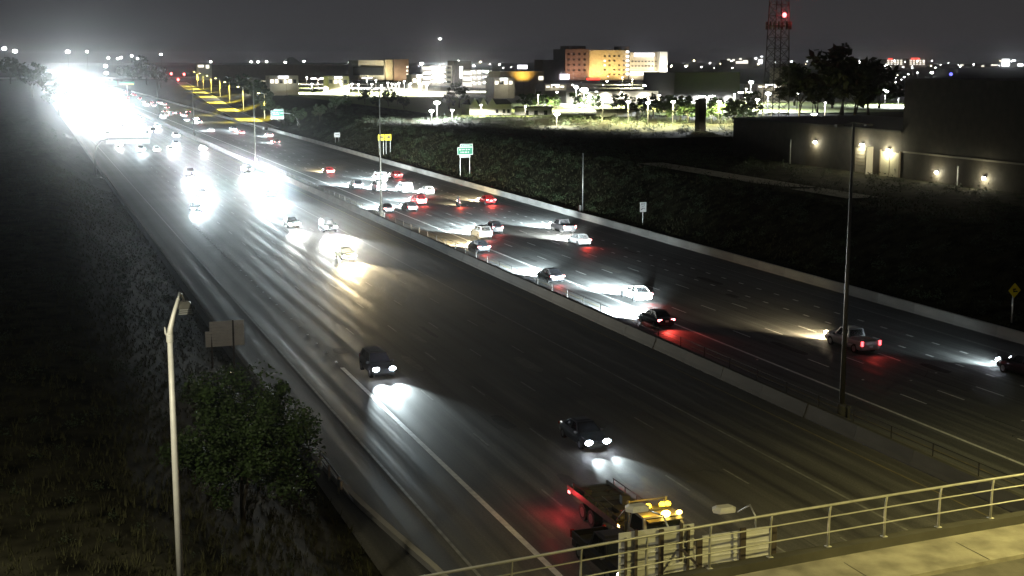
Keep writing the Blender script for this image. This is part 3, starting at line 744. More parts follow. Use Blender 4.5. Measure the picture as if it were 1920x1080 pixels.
rl = thing('bridge_railing', 'pale metal pedestrian railing with three bars along the bridge edge', 'railing', (0, 0, 0))
M['rail_paint'] = mat('railing_metal', (0.50, 0.49, 0.42), 0.45, 0.3, 0.15, 3)
for z, r, nm in ((8.50, .052, 'top_rail'), (8.02, .030, 'middle_rail'), (7.43, .030, 'lower_rail')):
    MB().tube([(x, rail_y(x) + (0 if z < 8.4 else -.06), z) for x in RX[::2]], r, 8).build(nm, M['rail_paint'], rl, True)
postm = MB(); postm.tube([(0, .02, 0), (0, .02, 1.0), (0, .0, 1.35), (0, -.055, 1.62)], [.048, .045, .042, .036], 8); postm.box((0, .02, .012), (.2, .2, .024))
postm = postm.mesh('railing_post', M['rail_paint'], True)
x = 24.45 - 2.58 * 11
while x < 80:
    link('railing_post', postm, rl, (x, rail_y(x), 6.862)); x += 2.58

# back of the road sign hung on the bridge
sg = thing('bridge_road_sign', 'back of a ribbed metal road sign hanging outside the bridge railing', 'sign', (0, 0, 0))
M['sign_back'] = mat('sign_back_panel', (0.78, 0.77, 0.72), 0.45, 0.15, 0.08, 2)
for x0, x1, zt, npl, h in ((19.12, 22.12, 7.93, 8, .30), (22.48, 24.02, 7.42, 4, .285), (24.20, 25.35, 7.44, 4, .285)):
    for k in range(npl):
        z = zt - h * (k + .5)
        MB().box(((x0 + x1) / 2, 41.5, z), (x1 - x0, .05, h - .018)).build('sign_plank', M['sign_back'], sg)
        MB().box(((x0 + x1) / 2, 41.455, z - h / 2 + .03), (x1 - x0, .04, .03)).build('plank_rib', M['sign_back'], sg)
M['rust'] = mat('brown_steel', (0.09, 0.07, 0.05), 0.7, 0.2, 0.25, 4)
for x, z0, z1, w in ((19.35, 5.6, 7.75, .08), (19.75, 5.6, 8.0, .09), (20.75, 5.4, 7.9, .17), (21.55, 6.6, 8.05, .10), (21.85, 5.6, 7.9, .08), (22.3, 5.4, 7.35, .22), (24.11, 5.6, 7.55, .22), (25.42, 5.6, 7.5, .2)):
    MB().box((x, 41.38, (z0 + z1) / 2), (w, .10, z1 - z0)).build('sign_beam', M['rust'], sg)
    MB().tube([(x, 41.36, z0 + .5), (x, rail_y(x) + .2, z0 + .3)], .05, 6).build('bracket', M['rust'], sg)
M['lum_top'] = mat('luminaire_housing', (0.62, 0.60, 0.53), 0.5, 0.1, 0.06, 5)
for lx, lz, ax in ((20.75, 8.05, 21.15), (24.45, 7.56, 24.75)):
    lab = 'pale sign luminaire on a curved arm above the wider sign panel' if lx < 22 else 'pale sign luminaire on a curved arm above the narrower sign panels'
    s_ = thing('sign_luminaire', lab, 'luminaire', (ax, 41.5, 7.4))
    MB().tube([(0, .03, -.2), (0, .12, .45), (-.05, .45, .78), (lx + .25 - ax, 1.35, lz - 7.35)], .035, 7).build('arm', M['steel'], s_, True)
    c = (lx - ax, 1.95, lz - 7.4)
    prof = [(-.48, -.02), (-.30, -.27), (.34, -.27), (.48, -.05), (.40, .27), (-.36, .27)]
    MB().loft([[(c[0] + a, c[1] + b_, c[2] - .09) for a, b_ in prof], [(c[0] + a * 1.02, c[1] + b_ * 1.02, c[2] + .04) for a, b_ in prof], [(c[0] + a * .7, c[1] + b_ * .7, c[2] + .12) for a, b_ in prof]]).build('housing', M['lum_top'], s_)
    MB().box((c[0], c[1], c[2] - .11), (.5, .32, .03)).build('lens', M['trim'], s_)

# street lamps of the cross street (sodium yellow) just outside the picture
SOD = (1.0, 0.86, 0.30)
M['sodium'] = emit('sodium_lens', SOD, 25)
for X, Y, ax, ay, pw, lab in ((54.0, 30.5, 50.5, 36.4, 22000, 'sodium street lamp on the bridge outside the picture'), (-9.0, 31.0, -3.2, 35.0, 10500, 'sodium street lamp at the bridge end outside the picture'), (34.0, 24.0, 31.0, 27.0, 7500, 'sodium street lamp on the far side of the bridge outside the picture')):
    hh = 14.5 if X < 0 else 10.8
    t = thing('street_lamp', lab, 'street lamp', (X, Y, 6.3))
    MB().tube([(0, 0, 0), (0, 0, 7), (0, 0, hh - .5)], [.14, .11, .08], 10).build('pole', M['pole_paint'], t)
    MB().tube([(0, 0, hh - .8), (.5 * (ax - X), .5 * (ay - Y), hh - .1), (ax - X, ay - Y, hh)], .05, 8).build('arm', M['pole_paint'], t)
    MB().ball((ax - X, ay - Y, hh), 1, 10, 6, (.4, .3, .13)).build('head', M['lum_top'], t)
    MB().ball((ax - X, ay - Y, hh - .12), 1, 10, 6, (.22, .16, .08)).build('lens', M['sodium'], t)
    lamp('SPOT', (ax - X, ay - Y, hh - .3), pw, SOD if X > 0 else (1, .92, .66), t, .2, 172 if X < 0 else 150, .1 if X < 0 else .3, rot=(0, 0, 0))

# ------------------------------------------------------------------ the tall lamp post at left, unlit
LX, LY = 4.14, 45.0
z0 = land(LX, LY)
lp = thing('street_lamp', 'tall pale lamp post with a bent arm and unlit head at the left', 'street lamp', (LX, LY, z0))
zb_l = 15.6 - z0
MB().tube([(0, 0, -.2), (-.01, 0, 5), (.0, 0, zb_l)], [.125, .11, .085], 14).build('pole', M['pole_paint'], lp, True)
MB().tube([(.0, 0, zb_l - .2), (.03, .0, zb_l + .15), (.17, .1, zb_l + .62), (.36, .25, zb_l + 1.12)], [.105, .09, .072, .058], 12).build('arm', M['pole_paint'], lp, True)
MB().tube([(.36, .25, zb_l + 1.12), (.42, .45, zb_l + 1.26), (.52, .75, zb_l + 1.17), (.62, 1.05, zb_l + .86)], [.045, .04, .032, .032], 10).build('elbow', M['steel'], lp, True)
MB().tube([(-.02, 0, zb_l - .15), (-.13, 0, zb_l), (-.155, 0, zb_l + .22)], [.045, .035, .022], 8).build('stub_bracket', M['pole_paint'], lp)
MB().tube([(0, 0, zb_l - .3), (0, 0, zb_l - .05)], .118, 14).build('collar', M['pole_paint'], lp)
hz_ = zb_l + .62
hd = MB(); hd.loft([[(.42, .95, hz_), (.88, .95, hz_), (.88, 1.4, hz_), (.42, 1.4, hz_)], [(.44, .97, hz_ + .15), (.86, .97, hz_ + .15), (.86, 1.38, hz_ + .15), (.44, 1.38, hz_ + .15)], [(.54, 1.04, hz_ + .24), (.76, 1.04, hz_ + .24), (.76, 1.3, hz_ + .24), (.54, 1.3, hz_ + .24)]])
hd.build('lamp_head', M['steel_dark'], lp)
for k in range(3): MB().box((.65, .93, hz_ - .17 + .07 * k), (.48 - .03 * k, .025, .04)).build('cooling_fin', M['steel'], lp)

# ------------------------------------------------------------------ ribbed sign back on a post, left shoulder
sb = thing('roadside_sign', 'back of a ribbed white road sign on a post beside the left shoulder', 'sign', (14.55, 105, 0))
for k in range(8):
    MB().box((-.65 + (.0 if k < 5 else .0), 0, 4.17 - .255 * k - .0), (3.05 if k in (3, 4, 5, 6, 7) else 2.7, .05, .235)).build('sign_plank', M['sign_back'], sb).location.x = (.0 if k in (3, 4, 5, 6, 7) else .17)
MB().tube([(0, -.08, -.1), (0, -.08, 4.35)], .075, 8).build('post', M['rust'], sb)
MB().tube([(-1.7, -.03, -.1), (-1.7, .07, 4.2)], .075, 8).build('post', M['rust'], sb)

# ------------------------------------------------------------------ guardrail stub
gr = thing('guardrail', 'short white guardrail end beside the tree on the left shoulder', 'guardrail', (15.85, 72.6, 0))
for z in (.92, .55): MB().box((0, 2.7, z), (.06, 5.2, .12)).build('beam', M['sign_white'], gr)
for y in (.1, 2.6, 5.1): MB().box((-.1, y, .5), (.12, .12, 1.0)).build('post', M['steel'], gr)
MB().box((-.02, -.15, .62), (.12, .42, .5)).build('end_plate', M['sign_white'], gr)
MB().tube([(0, -.1, .6), (.35, -1.8, .05)], .05, 6).build('anchor', M['sign_white'], gr)

# ------------------------------------------------------------------ tall unlit median poles
names = ['tall thin unlit pole with a concrete foot, nearest in the median', 'second tall thin pole in the median, right of the small pale van', 'third thin pole in the median, above the carpool lane pickup', 'fourth thin pole in the median, before the yellow ramp', 'fifth thin pole in the median, seen against the yellow ramp']
for k, Y in enumerate((76.8, 204.8, 327.3, 452, 577)):
    p = thing('median_pole', names[k], 'pole', (52.25, Y, 0), 0, 'tall unlit poles in the median')
    MB().tube([(0, 0, 1.0), (0, 0, 9), (0, 0, 20.5)], [.19, .14, .075], 10).build('shaft', M['steel_dark'], p, True)
    MB().tube([(0, 0, 0), (0, 0, 1.1)], .28, 12).build('foot', M['concrete_med'], p)
    MB().box((0.42, -.1, .45), (.22, .35, .9)).build('cabinet', M['concrete_med'], p)
    MB().tube([(-1.0, 0, 20.35), (0, 0, 20.5), (1.0, 0, 20.35)], .035, 6).build('crossarm', M['steel_dark'], p)
    for s in (-1, 1): MB().box((s * 1.15, 0, 20.3), (.5, .3, .14)).build('lamp_head', M['steel_dark'], p)
p = thing('utility_pole', 'thin pole standing behind the right barrier beside the dark pickup', 'pole', (83.0, 195.7, land(83, 195.7)))
MB().tube([(0, 0, -.2), (0, 0, 9.3)], [.10, .06], 8).build('shaft', M['steel'], p, True)
MB().box((-.45, 0, .5), (.3, .3, 1.0)).build('junction_box', M['steel'], p)

# ------------------------------------------------------------------ road signs on the right bank
def board(root, x, y, z, w, h, m, border=None, yoff=0.0):
    o = MB().box((x, y + yoff, z), (w, .06, h)).build('panel', M[m], root)
    if border:
        t = .10
        for bx, bz, bw, bh in ((x, z + h / 2 - t / 2, w, t), (x, z - h / 2 + t / 2, w, t), (x - w / 2 + t / 2, z, t, h - 2 * t), (x + w / 2 - t / 2, z, t, h - 2 * t)):
            MB().box((bx, y + yoff - .04, bz), (bw, .02, bh)).build('border', M[border], o)
    return o
def glyphs(parent, x0, x1, y, z, h, m, seed, fill=.7):
    r_ = random.Random(seed); x = x0; mb = MB()
    while x < x1 - h * .3:
        w = h * r_.uniform(.35, .7)
        mb.box((x + w / 2, y, z), (w * .75, .02, h * r_.uniform(.55, 1))); x += w * 1.05
        if r_.random() < .2: x += h * .5
    mb.build('lettering', M[m], parent)
def posts(root, xs_, ztop, zbot, r=.07, y=.06):
    for x in xs_: MB().tube([(x, y, zbot), (x, y, ztop)], r, 8).build('post', M['steel'], root)
g1 = thing('guide_sign', 'green guide sign with a blue plaque below it on the right bank', 'sign', (85, 262.7, 6.4))
o = board(g1, 0, 0, -.25, 3.35, 1.55, 'sign_green', 'sign_white'); glyphs(o, -1.3, 1.2, -.05, .05, .30, 'sign_white', 1); glyphs(o, -1.0, .9, -.05, -.5, .28, 'sign_white', 2)
o = board(g1, .32, 0, .87, 2.65, .64, 'sign_green', 'sign_white'); glyphs(o, -.7, 1.3, -.05, .87, .24, 'sign_white', 3)
o = board(g1, -.05, 0, -1.32, 2.3, .55, 'sign_blue', 'sign_white'); glyphs(o, -.8, .7, -.05, -1.32, .22, 'sign_white', 4)
posts(g1, (-1.05, 1.0), .9, land(85, 262.7) - 6.6)
g2 = thing('guide_sign', 'green guide sign with a yellow bottom strip on an overhead arm above the far lanes', 'sign', (81.6, 461.5, 6.2))
o = board(g2, 0, 0, .35, 4.4, 2.0, 'sign_green', 'sign_white'); glyphs(o, -1.7, .9, -.05, .75, .42, 'sign_white', 5); glyphs(o, -1.5, .8, -.05, .15, .42, 'sign_white', 6); glyphs(o, 1.1, 1.9, -.05, .5, .6, 'sign_white', 12)
o = board(g2, .5, 0, 1.6, 3.4, .45, 'sign_green', 'sign_white')
o = board(g2, 0, 0, -1.1, 4.4, .85, 'sign_white'); MB().box((0, -.05, -1.1), (2.6, .02, .55)).build('exit_strip', M['sign_yellow'], o)
MB().tube([(-2.2, .25, .3), (2.6, .25, .5), (5.2, .25, .1), (6.7, .25, -1.2), (7.2, .25, -3.0), (7.3, .25, land(88.9, 461.5) - 6.4)], [.14, .16, .18, .2, .22, .24], 10).build('arm', M['steel'], g2, True)
MB().box((7.3, .25, land(88.9, 461.5) - 6.0), (.9, .9, .7)).build('foot', M['concrete'], g2)
lamp('SPOT', (0, -2.2, -1.9), 700, (.95, 1, .95), g2, .2, 120, 1, aim=None, rot=(R(118), 0, 0), name='added_sign_lamp')  # lamp added below the board to brighten its face
MB().box((0, -2.2, -2.0), (1.2, .3, .14)).build('sign_luminaire', M['steel_dark'], g2)  # housing and arm added to go with that lamp
MB().tube([(0, .1, -1.6), (0, -2.1, -1.95)], .04, 6).build('added_luminaire_arm', M['steel'], g2)
for X, side in ((84.15, 'left'), (85.95, 'right')):
    s_ = thing('warning_sign', 'square yellow warning sign, %s one of the pair behind the second median pole' % side, 'sign', (X, 328.6, 5.4), 0, 'pair of yellow warning signs')
    o = board(s_, 0, 0, 0, 1.6, 1.5, 'sign_yellow'); MB().box((.1, -.05, .1), (.8, .02, .5)).build('symbol', M['sign_black'] if False else M['rust'], o)
    posts(s_, (-.55, .55), .6, land(X, 328.6) - 5.6)
s_ = thing('information_sign', 'small white sign on the right bank between the green overhead sign and the yellow pair', 'sign', (85, 383.4, 3.2))
o = board(s_, 0, 0, 0, 1.7, 1.35, 'sign_white'); glyphs(o, -.6, .6, -.05, .15, .3, 'sign_black', 9); posts(s_, (-.5, .5), .5, land(85, 383.4) - 3.4)
s_ = thing('regulatory_sign', 'white rectangular sign with black marks on the dark right bank', 'sign', (84, 175.5, 3.5))
o = board(s_, 0, 0, 0, 1.02, 1.42, 'sign_white'); glyphs(o, -.36, .30, -.05, .46, .16, 'sign_black', 10)
MB().slab([(-.22, -.045, .0), (.18, -.045, .18), (.22, -.045, .26), (-.2, -.045, .06)], .01).build('symbol', M['sign_black'], o)
MB().slab([(-.34, -.045, -.40), (-.22, -.045, -.40), (-.05, -.045, -.20), (.10, -.045, -.20), (.26, -.045, -.30), (.26, -.045, -.22), (.02, -.045, -.10), (-.3, -.045, -.26)], .01).build('symbol', M['sign_black'], o)
posts(s_, (0,), .5, land(84, 175.5) - 3.7)
s_ = thing('warning_sign', 'yellow diamond warning sign on a post beyond the right barrier', 'sign', (84.0, 97.1, 3.9))
o = MB().slab([(0, 0, -.68), (.68, 0, 0), (0, 0, .68), (-.68, 0, 0)], .05).build('panel', M['sign_yellow'], s_)
for a, b_, w, h in ((-.05, .12, .34, .12), (.1, -.1, .4, .11), (-.12, -.02, .12, .3)):
    MB().box((a, -.075, b_), (w, .02, h)).build('symbol', M['sign_black'], o)
posts(s_, (-.0,), .5, land(84, 97.1) - 4.1, .08, .1)

# overhead sign on a cantilever arm against the glare, left side
cs = thing('overhead_sign', 'back of an overhead sign on a curved arm, dark against the headlight glare', 'sign', (13.6, 300, 0))
M['sign_grey'] = mat('grey_sign_back', (0.30, 0.29, 0.31), 0.6, 0.2, 0.1, 2)
for k in range(5):
    w = 9.0 if k else 7.6
    MB().box((2.0 + 5.0 + (0 if k else .1), 0, 9.15 - .52 * k), (w, .06, .50)).build('sign_plank', M['sign_grey'], cs)
MB().box((7.0, -.3, 7.95), (9.4, .3, .28)).build('truss_beam', M['steel_dark'], cs)
MB().tube([(0, -.3, 0), (0, -.3, 4.4), (.35, -.3, 6.3), (1.4, -.3, 7.6), (2.9, -.3, 7.95)], [.26, .24, .22, .2, .18], 12).build('arm', M['steel_dark'], cs, True)

# ------------------------------------------------------------------ trees
def crown_mesh(name, n, rx, ry, rz_, leaf, seed, m, clumps=26):
    r_ = random.Random(seed); mb = MB()
    cl = []
    for _ in range(clumps):
        a = r_.uniform(0, 2 * math.pi); u = r_.uniform(-.75, 1); q = math.sqrt(max(0, 1 - u * u)); rad = r_.uniform(.35, 1.12)
        cl.append((Vector((math.cos(a) * q * rx * rad, math.sin(a) * q * ry * rad, u * rz_ * rad)), r_.uniform(.12, .42)))
    for _ in range(n):
        c, s = r_.choice(cl)
        d = Vector((r_.gauss(0, 1), r_.gauss(0, 1), r_.gauss(0, 1))); d = d.normalized() * (r_.random() ** .5)
        p = c + Vector((d.x * s * rx, d.y * s * ry, d.z * s * rz_))
        u = Vector((r_.gauss(0, 1), r_.gauss(0, 1), r_.gauss(0, .6))).normalized(); w = u.orthogonal().normalized()
        w.rotate(Matrix.Rotation(r_.uniform(0, 6.28), 3, u))
        l = leaf * r_.uniform(.6, 1.4)
        mb.add([p - u * l, p + w * l * .5, p + u * l, p - w * l * .5], [(0, 1, 2, 3)])
    return mb.mesh(name, M[m])
def trunk_mesh(name, h, r0, spread, seed):
    r_ = random.Random(seed); mb = MB()
    for t in range(2):
        bx, by = r_.uniform(-.1, .1), r_.uniform(-.1, .1)
        top = Vector((r_.uniform(-.3, .3), r_.uniform(-.3, .3), h))
        mb.tube([(bx, by, -.3), (bx * 2, by * 2, h * .4), top], [r0, r0 * .8, r0 * .5], 8)
        for k in range(4):
            a = r_.uniform(0, 6.28)
            mb.tube([top, top + Vector((math.cos(a) * spread * .5, math.sin(a) * spread * .5, h * .35)), top + Vector((math.cos(a) * spread, math.sin(a) * spread, h * .6))], [r0 * .5, r0 * .3, r0 * .1], 6)
    return mb.mesh(name, M['bark'], True)
tr = thing('shade_tree', 'bushy green tree on the left slope beside the shoulder', 'tree', (8.6, 60.4, land(8.6, 60.4)))
link('trunk', trunk_mesh('trunk', 2.4, .13, 1.7, 3), tr)
link('crown', crown_mesh('crown', 22000, 2.95, 2.9, 3.1, .095, 4, 'leaf', 70), tr, (-.1, 0, 4.1))

# ------------------------------------------------------------------ background: buildings, car parks, lamps, trees
M['hall_dark'] = mat('dark_hall_cladding', (0.018, 0.018, 0.018), 0.9)
M['wall_dark'] = mat('dark_block_wall', (0.060, 0.052, 0.040), 0.9, 0, 0.2, 0.8, 0.1)
M['wall_tan'] = mat('tan_stucco', (0.30, 0.25, 0.17), 0.9, 0, 0.12, 0.4)
M['wall_brown'] = mat('brown_stucco', (0.12, 0.085, 0.07), 0.9, 0, 0.15, 0.4)
M['wall_beige'] = mat('beige_stucco', (0.38, 0.35, 0.28), 0.9, 0, 0.1, 0.4)
M['wall_white'] = mat('white_stucco', (0.66, 0.65, 0.60), 0.9, 0, 0.08, 0.4)
M['roof_dk'] = mat('dark_roof', (0.05, 0.048, 0.045), 0.9, 0, 0.2, 0.5)
M['win_dark'] = mat('dark_window', (0.015, 0.016, 0.018), 0.15)
M['win_lit'] = emit('lit_window', (1.0, 0.93, 0.78), 2.2)
M['win_white'] = emit('bright_window', (0.95, 0.97, 1.0), 5)
M['sign_lit'] = emit('backlit_white_sign', (0.88, 0.88, 1.0), 4)
M['sign_red_lit'] = emit('backlit_red_sign', (1.0, 0.05, 0.03), 3)
M['sign_blue_lit'] = emit('backlit_blue_sign', (0.15, 0.15, 1.0), 3)
M['door_tan'] = mat('door_paint', (0.52, 0.49, 0.36), 0.6, 0, 0.06, 3)
M['lot'] = mat('car_park_concrete', (0.20, 0.20, 0.185), 0.85, 0, 0.2, 0.06)
M['lawn'] = mat('dry_lawn', (0.10, 0.13, 0.022), 0.95, 0, 0.3, 0.3, 0.2)
M['gravel'] = mat('gravel_track', (0.30, 0.28, 0.21), 0.95, 0, 0.25, 1.0, 0.2)

# --- the dark works building at right
wb_ = thing('block_building', 'large dark block building with lamps along its wall at the right', 'building', (128, 0, 6.3))
def bx(mb, x0, x1, y0, y1, z0, z1): return mb.box(((x0 + x1) / 2, (y0 + y1) / 2, (z0 + z1) / 2), (x1 - x0, y1 - y0, z1 - z0))
bx(MB(), 0, 50, 110, 175, 0, 15.5).build('tall_wall', M['wall_dark'], wb_)
bx(MB(), -.06, 0 - .002, 110, 175, 4.15, 4.4).build('ledge', M['wall_beige'], wb_)
bx(MB(), 0, 30, 175.02, 228, 0, 7.2).build('low_wall', M['wall_dark'], wb_)
bx(MB(), -.25, 30.2, 175.02, 228.3, 7.2, 7.5).build('roof', M['roof_dk'], wb_)
bx(MB(), -1.3, -.01, 182.4, 182.7, 0, 4.6).build('pilaster', M['wall_beige'], wb_)
d = bx(MB(), -.10, -.005, 182.9, 187.2, .0, 4.2).build('roller_door', M['wall_beige'], wb_)
for k in range(7): bx(MB(), -.13, -.10, 183.0, 187.1, .3 + .56 * k, .34 + .56 * k).build('door_slat', M['wall_tan'], d)
d = bx(MB(), -.10, -.005, 175.5, 180.2, 0, 4.0).build('door', M['door_tan'], wb_)
bx(MB(), -.16, -.10, 177.8, 177.9, 0, 3.95).build('door_joint', M['wall_tan'], d)
bx(MB(), -.2, -.10, 176.3, 176.45, 1.3, 1.6).build('handle', M['steel'], d)
bx(MB(), -.14, -.005, 175.1, 175.48, 0, 4.3).build('door_jamb', M['wall_tan'], wb_)
bx(MB(), -.14, -.005, 180.22, 180.5, 0, 4.3).build('door_jamb', M['wall_tan'], wb_)
for y, nm in ((207, 'downpipe'), (161.2, 'downpipe')): MB().tube([(-.15, y, 0), (-.15, y, 4.4 if y > 200 else 3)], .09, 8).build(nm, M['steel'], wb_)
for y, z, pw, lab in ((199.1, 4.4, 520, 'wall lamp on the low dark wall, leftmost on the block building'), (185.3, 4.75, 800, 'wall lamp above the grey roller door'), (178.2, 4.35, 1100, 'small wall lamp above the pale yellow door'), (166.0, 1.75, 420, 'low wall lamp below the ledge of the tall block'), (155.4, 1.75, 480, 'low wall lamp near the right end of the tall block')):
    t = thing('wall_lamp', lab, 'wall lamp', (127.9, y, 6.3 + z), 0, 'wall lamps of the block building')
    MB().box((-.10, 0, .22), (.4, .6, .06)).build('hood', M['steel_dark'], t)
    MB().ball((-.12, 0, 0), 1, 10, 6, (.22, .62 if z > 4.5 else (.38 if z > 4.38 else (.05 if z > 2 else .34)), .16 if z > 4.5 else (.03 if 4.3 < z < 4.38 else .26))).build('lens', M['warm_lamp' if False else 'white_lamp'], t)
    lamp('POINT', (-.55, 0, -.1), pw, (1.0, .93, .62), t, .2)
track = strip(MB(), 101.5, 106.5, 150, 215, 6.62).build('gravel_path', M['gravel']); tag(track, kind='structure')

def face_block(name, label, cat, px0, px1, pyt, pyb, Y, depth, m, parent=None, zb=None):
    a = atY(px0, pyt, Y); b = atY(px1, pyb, Y)
    z0 = b.z if zb is None else zb
    if parent is None: parent = thing(name, label, cat, ((a.x + b.x) / 2, Y, z0))
    cx, cy_, cz = parent.location
    MB().box(((a.x + b.x) / 2 - cx, Y + depth / 2 - cy_, (a.z + z0) / 2 - cz), (b.x - a.x, depth, a.z - z0)).build('wall', M[m], parent)
    return parent
def flat(parent, px0, px1, py0, py1, Y, m, name, proud=.15, th=.3):
    a = atY(px0, py0, Y); b = atY(px1, py1, Y); c = parent.location
    return MB().box(((a.x + b.x) / 2 - c[0], Y - proud - c[1], (a.z + b.z) / 2 - c[2]), (b.x - a.x, th, a.z - b.z)).build(name, M[m], parent)

# --- hospital block, flood-lit orange
hs = face_block('hospital_building', 'tall floodlit orange and beige hospital block on the skyline', 'building', 1105, 1178, 94, 160, 1156, 25, 'wall_tan')
face_block('', '', '', 1060, 1104.6, 92, 162, 1149, 30, 'wall_brown', hs)
face_block('', '', '', 1066, 1098, 86, 92.5, 1151, 20, 'wall_brown', hs)
face_block('', '', '', 1164, 1180, 87, 96, 1160, 15, 'wall_brown', hs)
face_block('', '', '', 1181, 1237, 98, 160, 1158, 25, 'wall_beige', hs)
face_block('', '', '', 1237.4, 1250.5, 97, 150, 1152, 20, 'wall_white', hs)
for r_ in range(5):
    for c_ in range(5):
        if (r_ + c_) % 5 == 4: continue
        flat(hs, 1132 + c_ * 9, 1135.5 + c_ * 9, 104 + r_ * 8.5, 107 + r_ * 8.5, 1156, 'win_lit' if (r_, c_) in ((1, 0), (2, 0)) else 'win_dark', 'window')
for r_ in range(2):
    for c_ in range(8): flat(hs, 1184 + c_ * 6.3, 1187 + c_ * 6.3, 114 + r_ * 8.5, 116.5 + r_ * 8.5, 1158, 'win_dark', 'window')
for r_ in range(4):
    for c_ in range(4): flat(hs, 1064 + c_ * 10, 1068 + c_ * 10, 100 + r_ * 10, 103.5 + r_ * 10, 1149, 'win_dark', 'window')
for r_ in range(6): flat(hs, 1174, 1179, 95.5 + r_ * 8.3, 99 + r_ * 8.3, 1154, 'win_white', 'stair_window', .2)
flat(hs, 1189, 1226, 99.5, 106, 1157, 'sign_lit', 'lit_sign', .3)
flat(hs, 1181, 1232, 134, 141, 1157, 'win_lit', 'lit_canopy', .3)
def wash(px, py, Y, dy, pw, col, size=110, aim=None):      # floodlight standing in front of a facade
    p = atY(px, py, Y); t = thing('floodlight', 'small floodlight turned to a building facade in the far lots', 'floodlight', (p.x, Y - dy - .5, max(p.z, 7.6) - .5), 0, 'floodlights before the far facades')
    MB().box((0, 0, .2), (.5, .3, .4)).build('housing', M['steel_dark'], t); MB().tube([(0, 0, 6.5 - t.location.z), (0, 0, 0)], .06, 6).build('stand', M['steel_dark'], t)
    return lamp('SPOT', (p.x, Y - dy, max(p.z, 7.6)), pw * 1.1, col, None, .4, size, 1, aim=aim or (p.x, Y, max(p.z, 7.6) + dy * .9), name='facade_floodlight')
for px in (1108, 1132, 1160): wash(px, 158, 1156, 14, 60000, (1, .72, .30))
for px in (1190, 1222): wash(px, 158, 1158, 14, 42000, (1, .86, .62))
wash(1070, 158, 1149, 14, 30000, (1, .60, .40)); wash(1090, 158, 1149, 14, 26000, (1, .60, .40))
wash(1244, 140, 1152, 9, 60000, (1, .98, .85))

# --- other blocks of the skyline
ob = face_block('office_building', 'long low office block with a dark lower storey and tan stair tower', 'building', 672, 722, 113, 150, 905, 30, 'wall_beige')
flat(ob, 662, 719, 126, 141, 905, 'win_dark', 'dark_storey', .6, 1.0); face_block('', '', '', 722.3, 738, 112, 150, 903, 20, 'wall_tan', ob); face_block('', '', '', 738.3, 767, 111, 152, 900, 26, 'wall_brown', ob)  # dark panel spans the lower storey
for r_ in range(3): flat(ob, 762, 765, 124 + 7 * r_, 127 + 7 * r_, 900, 'win_lit', 'window')
for px in (690, 715): wash(px, 147, 905, 8, 9000, (1, .95, .72))
wash(752, 152, 900, 9, 16000, (1, .80, .45)); wash(730, 150, 903, 8, 9000, (1, .92, .55))
def garage(label, px0, px1, pyt, pyb, Y, levels, bright):
    g = thing('parking_garage', label, 'building', tuple(atY((px0 + px1) / 2, pyb, Y)))
    a = atY(px0, pyt, Y); b = atY(px1, pyb, Y); H_ = (a.z - b.z) / levels; w = b.x - a.x
    for k in range(levels + 1): MB().box((0, 9, k * H_ - .02), (w, 18, .55 if k else .4)).build('deck', M['wall_beige'], g)
    for k in range(levels): MB().box((0, .2, k * H_ + .75), (w, .25, .9)).build('parapet', M['wall_beige'], g)
    for s in (-.5, -.25, 0, .25, .5): MB().box((s * (w - .5), .6, levels * H_ / 2), (.45, .45, levels * H_)).build('column', M['wall_beige'], g)
    MB().box((0, 17.9, levels * H_ / 2), (w, .3, levels * H_)).build('back_wall', M['wall_white'], g)
    for k in range(levels):
        for s in (-.3, .0, .3):
            MB().box((s * w, 6, (k + 1) * H_ - .5), (w * .16, .9, .12)).build('ceiling_light', M['white_lamp'], g)
        lamp('POINT', (0, 7, (k + .62) * H_), bright * 2, (1, .98, .90), g, .5)
    return g
garage('brightly lit open parking garage with striped decks near the tall lamp', 808, 848, 124, 160, 760, 4, 5200)
garage('smaller lit parking garage right of the vertical light strip', 886, 922, 132, 164, 700, 3, 3600)
tb_ = face_block('dark_tower', 'dark block with one vertical strip of white light between the garages', 'building', 852, 884, 114, 158, 780, 14, 'wall_dark')
flat(tb_, 861.5, 867.5, 125, 146, 780, 'win_white', 'light_strip')
ab = face_block('apartment_building', 'dark low block left of the hospital on the skyline', 'building', 1018, 1058, 112, 150, 1050, 20, 'wall_brown'); flat(ab, 1050, 1067, 139, 149, 1049, 'sign_lit', 'lit_sign')
db = face_block('dark_hall', 'wide dark hall with scalloped wall lights along its foot', 'building', 1265, 1386, 136, 202, 505, 30, 'hall_dark', zb=6.5)
sb_ = face_block('store_building', 'long low store with a lit wall in front of the hospital', 'building', 1062, 1262, 172, 204, 520, 24, 'wall_beige', zb=6.5)
for k, px in enumerate((1100, 1135, 1168, 1208, 1236)): wash(px, 176, 520, 2.6, 9000, (1, 1, .92), 150, aim=(atY(px, 176, 520).x, 520.5, 6.5))
for k, px in enumerate((1250, 1278, 1306, 1336, 1366)): wash(px, 184, 505, 2.4, 30000, (1, 1, .92), 150, aim=(atY(px, 184, 505).x, 505.5, 6.5))
flat(sb_, 1100, 1124, 146.5, 150, 560, 'sign_red_lit', 'red_sign', .3)
orb = face_block('orange_lit_store', 'small store bathed in orange light left of the low dark block', 'building', 938, 1020, 134, 160, 640, 18, 'wall_tan', zb=6.5)
for px in (975, 985): wash(px, 150, 640, 5, 5200, (1, .62, .12))
flat(orb, 1010, 1018, 143, 150, 640, 'win_lit', 'window'); flat(orb, 970, 988, 122, 129, 640, 'sign_lit', 'lit_sign', .3)
lh = face_block('long_low_building', 'very long low roof behind the lamps of the distant car park', 'building', 395, 655, 121, 150, 1100, 25, 'wall_brown')
